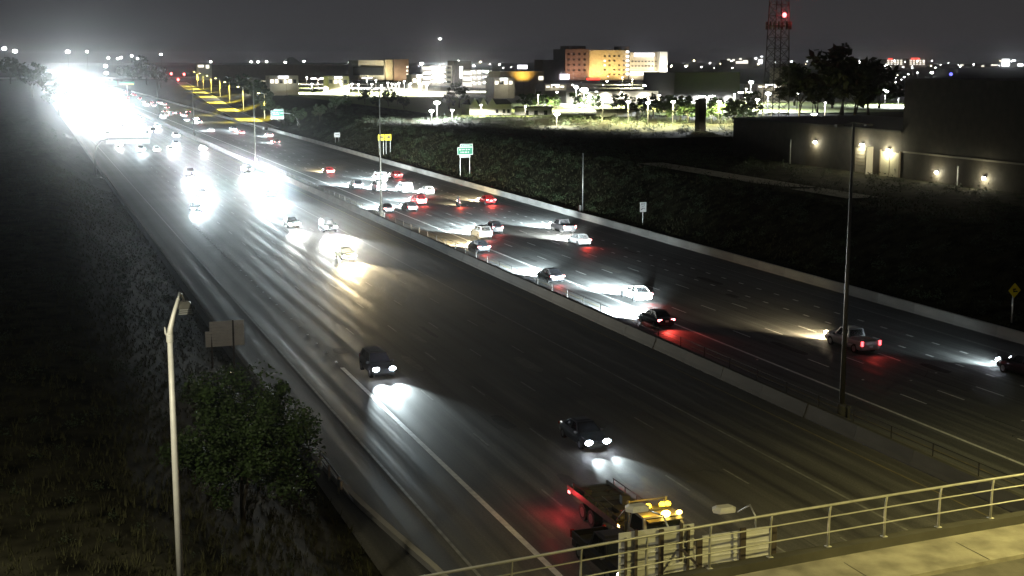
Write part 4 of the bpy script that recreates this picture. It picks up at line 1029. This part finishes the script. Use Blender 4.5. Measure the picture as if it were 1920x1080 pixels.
st = face_block('shop_building', 'pale shop with lit windows beside the top of the yellow ramp', 'building', 372, 398, 121, 150, 980, 14, 'wall_beige'); flat(st, 371, 382, 122, 126, 980, 'win_lit', 'window'); flat(st, 386, 392, 122, 128, 980, 'win_lit', 'window')
rb2 = face_block('warehouse', 'pale warehouse with a bright white strip right of the lattice tower', 'building', 1472, 1518, 128, 160, 640, 16, 'wall_beige', zb=6.5); flat(rb2, 1474, 1516, 138, 147, 640, 'win_white', 'light_strip')

shops = ((505, 560, 142, 700, 'leftmost added low shop in the distant car park row'), (615, 655, 143, 720, 'added low shop with a lit front left of the office block'), (772, 802, 140, 820, 'small added lit shop left of the large garage'), (926, 965, 146, 600, 'added low lit shop between the smaller garage and the orange store'), (1022, 1062, 158, 560, 'added low lit shop left of the long store'), (1420, 1470, 158, 560, 'added low lit shop behind the lattice tower foot'))  # shops added with glowing windows and signs to brighten the lots
for a_, b2, t_, Y_, lab in shops:
    q = face_block('shop_building', lab, 'building', a_, b2, t_, 170, Y_, 12, 'wall_beige', zb=6.5)
    q['group'] = 'added low lit shops that brighten the car park'
    nn = max(3, int((b2 - a_) / 9)); hh_ = 170 - t_
    for k in range(nn):
        x0_ = a_ + 2 + (b2 - a_ - 4) * k / nn
        flat(q, x0_, x0_ + (b2 - a_ - 4) / nn * .7, t_ + hh_ * .25, t_ + hh_ * .5, Y_, 'win_lit' if (k * 7 + int(a_)) % 3 else 'win_dark', 'window', .1)
    flat(q, a_ + (b2 - a_) * .3, a_ + (b2 - a_) * .65, t_ + .5, t_ + hh_ * .16, Y_, 'sign_lit' if int(a_) % 2 else 'win_white', 'lit_sign', .2)
    wash((a_ + b2) / 2, t_ + 6, Y_, 6, 1500, (1, .96, .75), 150, aim=(atY((a_ + b2) / 2, t_, Y_).x, Y_ + 2, 7))
# --- little white house with gables, and sheds in front of it
hw_ = thing('gabled_house', 'white house with three gables beyond the dark field', 'house', (143.6, 416.4, 6.5))
MB().box((0, 4, 1.9), (14.5, 8, 3.8)).build('wall', M['wall_white'], hw_)
for gx in (-5.6, -2.6, .4):
    MB().add([(gx - 1.4, -.4, 3.7), (gx + 1.4, -.4, 3.7), (gx, -.4, 6.0), (gx - 1.4, 4, 3.7), (gx + 1.4, 4, 3.7), (gx, 4, 6.0)], [(0, 1, 2), (3, 5, 4), (0, 2, 5, 3), (1, 4, 5, 2)]).build('gable', M['wall_white'], hw_)
MB().add([(-7.6, -.2, 3.85), (7.6, -.2, 3.85), (7.6, 8.2, 3.85), (-7.6, 8.2, 3.85), (-6.8, 4, 5.4), (7.0, 4, 5.4)], [(0, 1, 5, 4), (2, 3, 4, 5), (0, 4, 3), (1, 2, 5)]).build('roof', M['roof_dk'], hw_)
for x in (2.2, 4.6, 6.2): MB().box((x, -.03, 1.6), (.9, .12, 1.2)).build('window', M['win_dark'], hw_)
sh = thing('shed', 'long white shed with three dark openings right of the gabled house', 'shed', (158, 412, 6.5))
MB().box((0, 3, 1.4), (11, 6, 2.8)).build('wall', M['wall_white'], sh)
MB().box((0, 3, 2.92), (11.6, 6.6, .22)).build('roof', M['roof_dk'], sh)
for x in (-3.4, -.2, 3.2): MB().box((x, -.03, 1.1), (1.3, .1, 1.5)).build('opening', M['win_dark'], sh)
cn = thing('carport', 'low carport with a dark flat roof in the lit yard', 'carport', (182, 395, 6.5))
MB().box((0, 2.5, 2.4), (16, 6, .3)).build('roof', M['roof_dk'], cn)
for x in (-7.6, -2.5, 2.5, 7.6): MB().box((x, .2, 1.15), (.16, .16, 2.3)).build('post', M['steel'], cn)
MB().box((0, 5, 1.2), (15.6, .2, 2.4)).build('back_wall', M['wall_white'], cn)
py_ = thing('pylon', 'dark square pylon standing in front of the lit yard', 'pylon', (165.4, 312, 6.3))
MB().box((0, 0, 4.1), (2.1, 2.1, 8.2)).build('shaft', M['wall_dark'], py_)
MB().box((0, 0, 8.3), (2.3, 2.3, .25)).build('cap', M['roof_dk'], py_)
ys_ = thing('yard_wall', 'low dark yard wall with shrubs between the pylon and the block building', 'wall', (150, 260, 6.3))
MB().box((-8, 0, .9), (44, .3, 1.8)).build('wall', M['wall_dark'], ys_, False)

# --- ground sheets
tag(strip(MB(), 195, 520, 500, 1000, 6.9).build('car_park', M['lot']), kind='structure')
tag(strip(MB(), 128, 194.9, 400, 1000, 6.9).build('lawn', M['lawn']), kind='structure')
tag(strip(MB(), 195, 420, 395, 499.9, 6.9).build('yard', M['lawn']), kind='structure')

# --- lamps
COOLW = (.92, .97, 1.0); WARMW = (1.0, .95, .78); YEL = (1.0, .85, .40)
def lot_lamp(px, py, zh, w, pw, col, label, lens='white_lamp', group='car park lamps on poles', pole='shade_steel', zb=6.5, heads=2):
    p = gp(px, py, zh)
    t = thing('car_park_lamp', label, 'lamp', (p.x, p.y, zb), 0, group)
    h = zh - zb
    MB().tube([(0, 0, 0), (0, 0, h)], [.13, .09], 8).build('pole', M[pole], t)
    if heads == 2:
        MB().tube([(-w / 2, 0, h), (w / 2, 0, h)], .05, 6).build('crossarm', M[pole], t)
        for s in (-1, 1):
            o = MB().box((s * w * .36, 0, h + .12), (w * .42, .5, .16)).build('head', M['steel_dark'], t)
            MB().ball((s * w * .36, -.12, h - .04), 1, 8, 5, (w * .24, .3, .17)).build('lens', M[lens], o)
    else:
        o = MB().box((0, 0, h + .12), (w * .6, .5, .16)).build('head', M['steel_dark'], t)
        MB().ball((0, -.12, h - .1), 1, 8, 5, (w * .34, .3, w * .15)).build('lens', M[lens], o)
    if pw: lamp('SPOT', (0, -.9, h - .3), pw * (45 if pw < 4000 else 20), col, t, .3, 166, .15, rot=(0, 0, 0))
    return t
lab0 = 'small white lamp in the row of lamps along the distant car park'
for px, py in ((502, 140), (505, 157), (521, 157), (532, 156), (545, 157), (553, 143), (558, 157), (575, 145), (585, 157), (622, 157), (632, 145), (640, 158), (645, 150), (705, 150), (715, 160), (735, 157), (748, 155), (768, 158), (785, 155), (800, 160), (900, 155), (770, 156), (660, 157), (727, 155), (758, 152), (790, 157), (742, 158), (697, 157), (672, 158), (610, 156)):
    lot_lamp(px, py, 12.0, 1.8, 2600, WARMW, lab0, heads=1, group='lamps along the distant car park')
lot_lamp(596, 147, 13, 8, 7000, WARMW, 'wide bright white lamp cluster in the left half of the car park')
lot_lamp(688, 146, 13.5, 5.5, 5200, COOLW, 'wide lamp head on a dark post in front of the office block', pole='steel_dark')
lot_lamp(790, 119, 22, 4.5, 9000, COOLW, 'tallest white lamp on a mast left of the lit garage', heads=1)
lot_lamp(912, 134, 17, 4.5, 6000, COOLW, 'white lamp above the smaller lit garage', heads=1)
lot_lamp(827, 150, 13, 6, 8000, COOLW, 'white lamp in front of the lit parking garage', heads=1)
lot_lamp(819, 192, 12, 3.2, 2600, COOLW, 'large white yard lamp left of the gabled house, upper of two', heads=1)
lot_lamp(809, 207, 10, 2.4, 700, COOLW, 'large white yard lamp left of the gabled house, lower of two', heads=1)
lot_lamp(848, 206, 10, 1.6, 400, COOLW, 'small white yard lamp beside the gabled house', heads=1)
lot_lamp(902, 196.5, 10.5, 1.2, 420, WARMW, 'small lamp added to light the front of the gabled house', heads=1)  # added lamp, there only to light the house front
lot_lamp(985, 199, 10.2, 1.2, 300, WARMW, 'small lamp added to light the long white shed', heads=1)  # added likewise, brightens the shed wall
lot_lamp(988, 142, 14, 3.0, 2500, (1, .6, .1), 'orange lamp by the orange-lit store', 'warm_lamp', heads=1)
lot_lamp(1080, 163, 14, 3.0, 2600, COOLW, 'white lamp at the left end of the long store', heads=1)
lot_lamp(1095, 168, 14, 5, 6500, (1, 1, .85), 'bright lamp beside the lit wall of the long store', heads=1)
lot_lamp(1044, 213, 10, 2.6, 900, (1, 1, .82), 'bright yard lamp beside the carport', heads=1)
lot_lamp(1138, 152, 14, 2, 0, COOLW, 'faint lamp above the long store roof', heads=1)
lot_lamp(1208, 160, 14, 2.6, 0, COOLW, 'white lamp above the right end of the long store', heads=1)
lot_lamp(1325, 180, 13, 5.2, 5200, (.90, .95, 1), 'wide flat white lamp in front of the wide dark hall')
lot_lamp(1397, 173, 13, 5.0, 5200, (1, 1, .85), 'wide flat white lamp right of the wide dark hall')
lot_lamp(1440, 175, 13, 3.6, 9500, (.86, .90, 1), 'dazzling blue-white lamp at the foot of the lattice tower', 'cool_lamp', heads=1)
lot_lamp(1408, 153, 16, 3.4, 3000, COOLW, 'white lamp left of the lattice tower', heads=1)
lot_lamp(1236, 178, 12, 1.4, 2200, YEL, 'slim yard lamp on a pale pole between the bushes', heads=1)
lot_lamp(1306, 184, 14.6, 1.0, 900, COOLW, 'tiny lamp on top of the dark pylon', heads=1)
lot_lamp(1660, 170, 12.5, 4.5, 4200, COOLW, 'wide white lamp right of the dark trees, left of two', heads=1)
lot_lamp(1685, 172, 12.5, 3.2, 3600, COOLW, 'wide white lamp right of the dark trees, nearest the tall block', heads=1)
lot_lamp(1526, 214, 10, 1.6, 1400, YEL, 'low yellow yard lamp left of the dark trees', heads=2)
lot_lamp(1547, 192, 14, .8, 900, WARMW, 'slim pale pole lamp beside the dark trees', heads=1)
labs = ['yard lamp added to light the green trees, %s' % q for q in ('leftmost of the six', 'second from the left', 'third from the left', 'third from the right', 'second from the right', 'rightmost of the six')]  # six extra lamps put in so the trees look lit
for k, (px, py) in enumerate(((1130, 186), (1178, 190), (1215, 192), (1262, 190), (1348, 190), (1420, 186))):
    lot_lamp(px, py, 13, 2.2, 1600, (1, .97, .50), labs[k], heads=1, group='yard lamps added to light the green trees')
rl_ = random.Random(15)
for k in range(34):  # lamps added at random spots to brighten the lots
    px = rl_.uniform(930, 1430) if k % 3 else rl_.uniform(1480, 1690); py = rl_.uniform(140, 178)
    lot_lamp(px, py, 12.5, rl_.uniform(.8, 1.6), 1800 if k % 3 == 1 else 0, (1, .97, .6), 'small lamp added at random to brighten the lots below the hospital', 'warm_lamp' if k % 4 == 0 else 'white_lamp', 'small added lamps over the lit lots', heads=1)
lab1 = 'tiny white lamp among the lights right of the lattice tower'
for px, py in ((1497, 159), (1516, 157), (1545, 152), (1590, 147), (1595, 160), (1607, 147), (1612, 150), (1623, 151), (1635, 148), (1680, 145), (1695, 144), (1525, 173), (1495, 171), (1586, 170), (1600, 155), (1720, 136), (1703, 139), (1653, 142)):
    lot_lamp(px, py, 14, 1.9, 0, WARMW, lab1, heads=1, group='tiny lamps right of the lattice tower')
lot_lamp(1747, 136, 14, 5, 0, WARMW, 'round yellowish lamp above the roof of the tall block', heads=1)
lab2 = 'tiny far white light in the trees left of the yellow ramp'
for px, py in ((8, 91), (28, 96), (127, 97), (163, 97), (203, 109), (221, 110), (227, 108), (247, 105), (258, 110), (302, 102), (198, 124), (199, 137), (272, 168), (395, 116), (441, 127), (402, 144), (430, 140), (455, 134), (462, 135), (471, 116), (484, 116), (500, 116), (535, 117), (570, 115), (635, 128), (653, 126), (655, 117), (825, 73)):
    zz = 10 if py > 118 else 24.6 + (113 - py) * (1.6 if py < 112 else 1.2) + (0 if py < 112 else -4)
    Yd = 1300 if py > 118 else 1900
    p = atY(px, py, Yd)
    t = thing('far_lamp', lab2 if px < 320 else 'tiny far white light along the skyline above the car park', 'lamp', (p.x, p.y, 6.5), 0, 'tiny far lights left of the ramp' if px < 320 else 'tiny far lights along the skyline')
    big = 2.6 if px in (28, 127, 8) else 1.5
    MB().tube([(0, 0, 0), (0, 0, p.z - 6.5)], .12, 6).build('pole', M['steel_dark'], t)
    MB().ball((0, 0, p.z - 6.5), 1, 8, 5, (1.1 * big, .6, .8 * big)).build('lens', M['white_lamp'], t)

rf = random.Random(77)
for k in range(90):
    px = rf.uniform(640, 1910) if k % 3 else rf.uniform(1255, 1910); py = rf.uniform(113.5, 128); Yd = rf.uniform(1500, 2300)
    if 1055 < px < 1255 or 1425 < px < 1480: continue
    p = atY(px, py, Yd)
    if p.z < 9: continue
    warm = rf.random() < .35
    t = thing('far_lamp', 'tiny warm light in the city on the horizon' if warm else 'tiny white light in the city on the horizon', 'lamp', (p.x, p.y, 6.5), 0, 'tiny warm city lights' if warm else 'tiny white city lights')
    MB().tube([(0, 0, 0), (0, 0, p.z - 6.5)], .12, 5).build('pole', M['steel_dark'], t)
    q = rf.uniform(.6, 1.5)
    MB().ball((0, 0, p.z - 6.5), 1, 7, 5, (.9 * q, .5, .6 * q)).build('lens', M['warm_lamp' if warm else 'white_lamp'], t)
# ramp lamps, sodium
RL = (1.0, .82, .08)
for k, Y in enumerate([545 + 74 * q for q in range(7)]):
    rx, rz = ramp_at(Y)
    t = thing('ramp_lamp', ['lowest', 'second', 'third', 'fourth', 'fifth', 'sixth', 'topmost'][k] + ' yellow street lamp up the right side of the ramp', 'street lamp', (rx + 7.2, Y, land(rx + 7.2, Y)), 0, 'street lamps up the yellow ramp')
    MB().tube([(0, 0, 0), (0, 0, 10), (-1.6, 0, 10.4)], [.16, .1, .06], 8).build('pole', M['pole_paint'], t)
    MB().box((-2.2, 0, 10.4), (1.3, .5, .2)).build('head', M['lum_top'], t)
    MB().ball((-2.2, 0, 10.25), 1, 8, 5, (.5, .22, .12)).build('lens', M['sodium'], t)
    lamp('SPOT', (-2.2, 0, 10.0), 90000, RL, t, .2, 122, .6, rot=(0, 0, 0))
    lamp('SPOT', (-2.4, 0, 9.9), 45000, RL, t, .2, 60, .6, aim=None, rot=(0, R(62), 0))

# red traffic signals at the top of the ramp and the overpass
for px, py, Y, lab in ((289, 141, 1250, 'leftmost red traffic signal on the far overpass'), (321, 139, 1240, 'red traffic signal left of two close together above the ramp'), (345, 140, 1240, 'red traffic signal right of two close together above the ramp'), (334, 150, 1190, 'red signal low at the head of the ramp')):
    p = atY(px, py, Y); t = thing('traffic_signal', lab, 'traffic signal', (p.x, Y, 6.6), 0, 'red traffic signals at the ramp head')
    h = p.z - 6.6
    MB().tube([(0, 0, 0), (0, 0, h + .6)], .1, 8).build('pole', M['steel_dark'], t)
    MB().box((0, -.2, h), (.9, .4, 2.6)).build('housing', M['sign_black'], t)
    MB().ball((0, -.45, h + .4), 1, 8, 6, (1.1, .3, 1.1)).build('lens', M['red_lamp'], t)
    lamp('POINT', (0, -2.0, h), 2600, (1, .06, .05), t, .3)
op = thing('overpass', 'distant road overpass above the glare of the freeway', 'bridge', (60, 1400, 0))
MB().box((0, 0, 6.6), (220, 12, 1.2)).build('deck', M['concrete'], op)
MB().box((0, -6.2, 7.7), (220, .3, 1.0)).build('parapet', M['concrete'], op)
for x in (-46, -9, 24): MB().box((x, 0, 3), (1.4, 10, 6)).build('pier', M['concrete'], op)
for px0, px1, py0, py1, lab, yb in ((199, 219, 151, 161, 'pale green far overhead sign near the glare', False), (224, 252, 153, 159, 'long green far overhead sign with yellow strip right of the pale one', True)):
    a = atY(px0, py0, 900); b = atY(px1, py1, 900)
    t = thing('far_guide_sign', lab, 'sign', ((a.x + b.x) / 2, 900, 0))
    o = MB().box((0, 0, (a.z + b.z) / 2), (b.x - a.x, .2, a.z - b.z)).build('panel', M['sign_green'], t)
    if yb: MB().box((0, -.15, b.z + .4), ((b.x - a.x) * .9, .1, .7)).build('yellow_strip', M['sign_yellow'], o)
    MB().tube([(0, .3, 0), (0, .3, a.z)], .2, 8).build('post', M['steel'], t)
    lamp('SPOT', (0, -3, b.z - .6), 1500, (.9, 1, .95), t, .2, 120, 1, rot=(R(125), 0, 0))

# --- lattice tower with a red beacon
lt = thing('lattice_tower', 'steel lattice radio tower with a red beacon and antenna ring', 'tower', (204, 339, 6.5))
Ht = 46; wb0, wt0 = 5.6, 3.4
def lw(z): return (wb0 + (wt0 - wb0) * z / Ht) / 2
for sx, sy in ((-1, -1), (1, -1), (1, 1), (-1, 1)):
    MB().tube([(sx * lw(0), sy * lw(0), 0), (sx * lw(Ht), sy * lw(Ht), Ht)], .17, 6).build('leg', M['steel_dark'], lt)
cs4 = [(-1, -1), (1, -1), (1, 1), (-1, 1)]
nb = 15
for k in range(nb):
    z0, z1 = Ht * k / nb, Ht * (k + 1) / nb
    for i in range(4):
        (a, b_), (c, d_) = cs4[i], cs4[(i + 1) % 4]
        mb = MB(); mb.tube([(a * lw(z0), b_ * lw(z0), z0), (c * lw(z1), d_ * lw(z1), z1)], .075, 5); mb.tube([(c * lw(z0), d_ * lw(z0), z0), (a * lw(z1), b_ * lw(z1), z1)], .075, 5)
        mb.tube([(a * lw(z1), b_ * lw(z1), z1), (c * lw(z1), d_ * lw(z1), z1)], .08, 5); mb.build('brace', M['steel_dark'], lt)
zc = atY(1455, 48, 339).z - 6.5
ringo = MB()
for k in range(12):
    a = 2 * math.pi * k / 12; ringo.tube([(3.4 * math.cos(a), 3.4 * math.sin(a), zc), (3.4 * math.cos(a + .5236), 3.4 * math.sin(a + .5236), zc)], .09, 5)
ringo.tube([(-3.4, 0, zc), (3.4, 0, zc)], .08, 5); ringo.tube([(0, -3.4, zc), (0, 3.4, zc)], .08, 5)
ro = ringo.build('antenna_ring', M['steel_dark'], lt)
for k in range(9):
    a = 2 * math.pi * k / 9; MB().box((3.5 * math.cos(a), 3.5 * math.sin(a), zc), (.45, .45, 2.2), a).build('panel_antenna', M['steel_dark'], ro)
zb_ = atY(1459, 28, 337).z - 6.5
MB().ball((.5, -2.2, zb_), 1, 8, 6, (.7, .5, .7)).build('beacon', M['red_lamp'], lt)
lamp('POINT', (.5, -3.4, zb_), 600, (1, .06, .08), lt, .3)

# --- far skyline
sk = random.Random(11)
def far_block(px0, px1, pyt, Y, m, wins, wm, label, top=None):
    t = face_block('far_building', label, 'building', px0, px1, pyt, 128, Y, 30, m, zb=6.5)
    t['group'] = 'far buildings on the skyline'
    for a, b_, c, d_ in wins: flat(t, a, b_, c, d_, Y, wm, 'window', .6, 1.0)
    if top: flat(t, *top, Y, 'sign_red_lit', 'red_roof_light', .9, 1.0)
far_block(1363, 1403, 112, 2600, 'wall_brown', [(1364, 1368, 110.5, 113), (1373, 1377, 111, 114), (1380, 1402, 115, 119), (1386, 1390, 109, 112), (1393, 1401, 113, 116)], 'win_lit', 'wide far block with warm lights left of the lattice tower')
far_block(1412, 1432, 108, 2700, 'wall_beige', [(1422, 1429, 112, 119), (1415, 1419, 108, 111), (1426, 1430, 105, 107)], 'win_white', 'narrow far block with white lights beside the lattice tower')
far_block(1553, 1560, 113, 2500, 'wall_brown', [(1555, 1559, 115, 119)], 'win_white', 'small far block with one cool light')
far_block(1590, 1632, 117, 2500, 'wall_beige', [(1592, 1600, 116, 118.5), (1603, 1612, 117, 120), (1614, 1630, 121, 124)], 'win_white', 'low far block with white strips under the dark hill')
far_block(1662, 1698, 111, 2900, 'wall_beige', [(1664 + 6 * (k % 5), 1667 + 6 * (k % 5), 112.5 + 3.4 * (k // 5), 114.4 + 3.4 * (k // 5)) for k in range(15)], 'win_lit', 'far tower block with a red roof light, left of two', (1665, 1673, 109, 111.5))
far_block(1704, 1736, 110, 2900, 'wall_tan', [(1706 + 6 * (k % 5), 1709 + 6 * (k % 5), 112.5 + 3.4 * (k // 5), 114.4 + 3.4 * (k // 5)) for k in range(15)], 'win_lit', 'far tower block with a wide red roof light, right of two', (1708, 1724, 108.5, 111.5))
far_block(1877, 1893, 110, 2800, 'wall_white', [(1879, 1892, 111, 124)], 'win_white', 'white-lit far block near the right edge of the skyline')
far_block(1893.5, 1918, 118, 2800, 'wall_beige', [(1897, 1904, 112, 115), (1908, 1918, 119.5, 124)], 'win_white', 'low white-lit far block at the right edge of the skyline')
far_block(1450, 1540, 120, 2400, 'wall_brown', [(1451, 1454, 116, 118), (1482, 1486, 114, 117), (1491, 1494, 121, 124), (1512, 1514, 114, 116)], 'win_white', 'long low far block right of the lattice tower')
far_block(1765, 1870, 121, 2600, 'wall_brown', [(1800, 1806, 121, 123), (1840, 1845, 123, 125), (1858, 1870, 121, 123)], 'win_lit', 'long low far block above the tall dark block')
p = atY(1783, 139, 700); t = thing('blue_lamp', 'small blue light above the roof of the tall dark block', 'lamp', (p.x, 700, 6.5))
MB().tube([(0, 0, 0), (0, 0, p.z - 6.5)], .15, 6).build('pole', M['steel_dark'], t); MB().ball((0, 0, p.z - 6.5), 1, 8, 5, (1.3, .8, 1.0)).build('lens', M['sign_blue_lit'], t)
for nm, px, py, w in (('hill', 546, 107, 26), ('hill', 1578, 104, 30)):
    a = atY(px - w, 122, 3200); c = atY(px, py, 3200)
    mb = MB(); rings = []
    for q in range(6):
        f_ = q / 5; rad = (c.x - a.x) * (1 - .85 * f_ ** 1.4); zz = 2 + (c.z - 2) * f_
        rings.append([(c.x + rad * math.cos(k * .5236) * (1 + .12 * math.sin(k * 2.1 + q)), 3200 + rad * math.sin(k * .5236), zz) for k in range(12)])
    mb.loft(rings); tag(mb.build('hill', M['roof_dk'], None, True), kind='structure')

# --- trees and shrubs
cm = [crown_mesh('crown', 900, 3.2, 3.2, 2.8, .42, 20 + k, 'leaf' if k < 3 else 'leaf_dk', 18) for k in range(5)]
tm_ = [trunk_mesh('trunk', 2.4, .16, 1.6, 30 + k) for k in range(3)]
def tree(px, py, z, s, k, label, group, name='tree', wide=1.0):
    p = gp(px, py, z); t = thing(name, label, 'tree', (p.x, p.y, land(p.x, p.y) if z < 7 else z), sk.uniform(0, 6), group); t.scale = (s * wide, s * wide, s)
    link('trunk', tm_[k % 3], t); link('crown', cm[k], t, (0, 0, 4.2))
tl = [(560, 212, .95, 3), (600, 214, .8, 3), (455, 176, 1.6, 3), (480, 186, 1.5, 4), (495, 192, 1.4, 3), (425, 170, 1.3, 4),
      (530, 204, .9, 4), (590, 178, .55, 3), (684, 196, .85, 4), (705, 205, .7, 3), (728, 200, 1.0, 3), (745, 196, .6, 4), (757, 205, .7, 3), (650, 206, .8, 3), (630, 212, .8, 4), (508, 198, 1.2, 4)]
for i, (px, py, s, k) in enumerate(tl): tree(px, py, 6.9, s, k, 'dark tree in the belt between the freeway bank and the distant car park', 'dark trees before the car park')
tree(862, 202, 6.9, 1.35, 4, 'large dark tree in front of the vertical light strip', 'dark trees before the car park', wide=.95); tree(841, 205, 6.9, .8, 3, 'dark tree left of the largest one, before the lit garage', 'dark trees before the car park')
lt_ = [(1085, 205, 1.3), (1115, 207, 1.2), (1165, 215, 1.4), (1185, 218, 1.2), (1205, 218, 1.3), (1225, 222, 1.5), (1250, 225, 1.4), (1275, 228, 1.7), (1290, 230, 1.4), (1335, 232, 1.5), (1350, 230, 1.6), (1375, 230, 1.4), (1010, 206, 1.3), (985, 204, 1.2), (1040, 208, 1.1), (1395, 236, 1.5), (965, 176, 1.9), (1410, 220, 1.6)]
for i, (px, py, s) in enumerate(lt_): tree(px, py, 6.5, s * .72, i % 3, 'green bushy tree catching the yard lights before the long store', 'lamp-lit green trees in the yard')
for i, (px, py, s, k) in enumerate(((1500, 226, 2.1, 4), (1530, 222, 2.0, 3), (1580, 232, 3.0, 4), (1602, 234, 2.6, 3), (1625, 232, 2.4, 4), (1560, 205, 2.6, 3), (1648, 205, 2.0, 2), (1490, 200, 2.3, 4))):
    tree(px, py, 6.5, s, k, 'dark tree in the clump behind the block building', 'dark trees behind the block building')
for i, (px, py, s) in enumerate(((30, 140, 3.0), (70, 150, 2.6), (20, 158, 2.8), (90, 165, 2.2), (60, 180, 2.4), (110, 190, 2.0), (250, 150, 2.6), (275, 152, 2.6), (300, 158, 2.2), (262, 140, 3.2), (230, 146, 2.4))):
    tree(px, py, 6.5, s, 3 + i % 2, 'dark tree at the far side of the freeway beside the glare', 'dark trees beside the glare')
# shrubs on the banks: one mass nobody could count
def scatter(name, label, spots, m, seed, leaf):
    r_ = random.Random(seed); mb = MB()
    for (x, y, s) in spots:
        z = land(x, y)
        for _ in range(60):
            d = Vector((r_.gauss(0, .42), r_.gauss(0, .42), abs(r_.gauss(0, .42)))) * s
            p = Vector((x, y, z)) + d
            u = Vector((r_.gauss(0, 1), r_.gauss(0, 1), r_.gauss(0, 1))).normalized(); w = u.orthogonal().normalized()
            l = leaf * s * r_.uniform(.5, 1.3)
            mb.add([p - u * l, p + w * l * .45, p + u * l, p - w * l * .45], [(0, 1, 2, 3)])
    return tag(mb.build(name, M[m]), label, 'shrubs', kind='stuff')
rs = random.Random(3)
sp = [(rs.uniform(84, 125), 90 + 420 * rs.random() ** 1.1, rs.uniform(.4, 1.3)) for _ in range(1500)]
sp = [s_ for s_ in sp if not (100.8 < s_[0] < 107.3 and 148 < s_[1] < 217)]
sp += [(rs.uniform(108, 230), rs.uniform(215, 400), rs.uniform(.6, 1.7)) for _ in range(900)]
scatter('shrubbery', 'dark scrub covering the right bank and the field above it', sp, 'leaf_dk', 8, .16)
sp = [(rs.uniform(-40, 14.2), 50 + 400 * rs.random() ** 1.5, rs.uniform(.3, 1.2)) for _ in range(1500)]
sp = [(a, b_, c * min(1, .25 + (b_ - 48) / 60)) for a, b_, c in sp]
sp = [s_ for s_ in sp if not (abs(s_[0] - 5.05) < 1.0 and abs(s_[1] - 55) < 1.5)]
scatter('shrubbery', 'dark scrub covering the left slope', sp, 'leaf_dk', 9, .12)

# labels that single out each member of a row, counted from the left as the picture shows them
ORD = 'leftmost,second,third,fourth,fifth,sixth,seventh,eighth,ninth,tenth,eleventh,twelfth,thirteenth,fourteenth,fifteenth,sixteenth,seventeenth,eighteenth,nineteenth,twentieth'.split(',')
def screen_x(o):
    X, Y, Z = o.location.x, o.location.y, o.location.z - CAM_H
    return (X * math.cos(YAW) - Y * math.sin(YAW)) / (X * math.sin(YAW) + Y * math.cos(YAW))
for grp, text in (('dark trees behind the block building', '%s dark tree in the clump behind the block building'), ('lamp-lit green trees in the yard', '%s green tree catching the yard lights before the long store'),
                  ('dark trees beside the glare', '%s dark tree along the far freeway beside the glare'), ('tiny lamps right of the lattice tower', '%s tiny white lamp among the lights right of the lattice tower'),
                  ('tiny far lights left of the ramp', '%s tiny far white light left of the yellow ramp')):
    mem = sorted([o for o in S.objects if o.get('group') == grp], key=screen_x)
    for i, o in enumerate(mem):
        j = len(mem) - 1 - i
        if i < len(ORD) and (i <= j or j >= len(ORD)): w_ = 'leftmost' if i == 0 else ORD[i] + ' from the left,'
        else: w_ = 'rightmost' if j == 0 else ORD[j] + ' from the right,'
        o['label'] = text % w_

# ------------------------------------------------------------------ added haze volume that imitates lens bloom around the lamps
hz = MB(); hz.box((1200, 2900, 26), (9000, 6600, 66))
mv = bpy.data.materials.new('bloom_haze'); mv.use_nodes = True
nt = mv.node_tree; nt.nodes.clear()
o_ = nt.nodes.new('ShaderNodeOutputMaterial'); v_ = nt.nodes.new('ShaderNodeVolumePrincipled')
v_.inputs['Color'].default_value = (.92, .95, 1, 1); v_.inputs['Density'].default_value = 0.00012; v_.inputs['Anisotropy'].default_value = 0.985
nt.links.new(v_.outputs[0], o_.inputs['Volume'])
tag(hz.build('haze', mv), 'thin added haze standing in for lens bloom over the whole place', 'haze', kind='stuff')
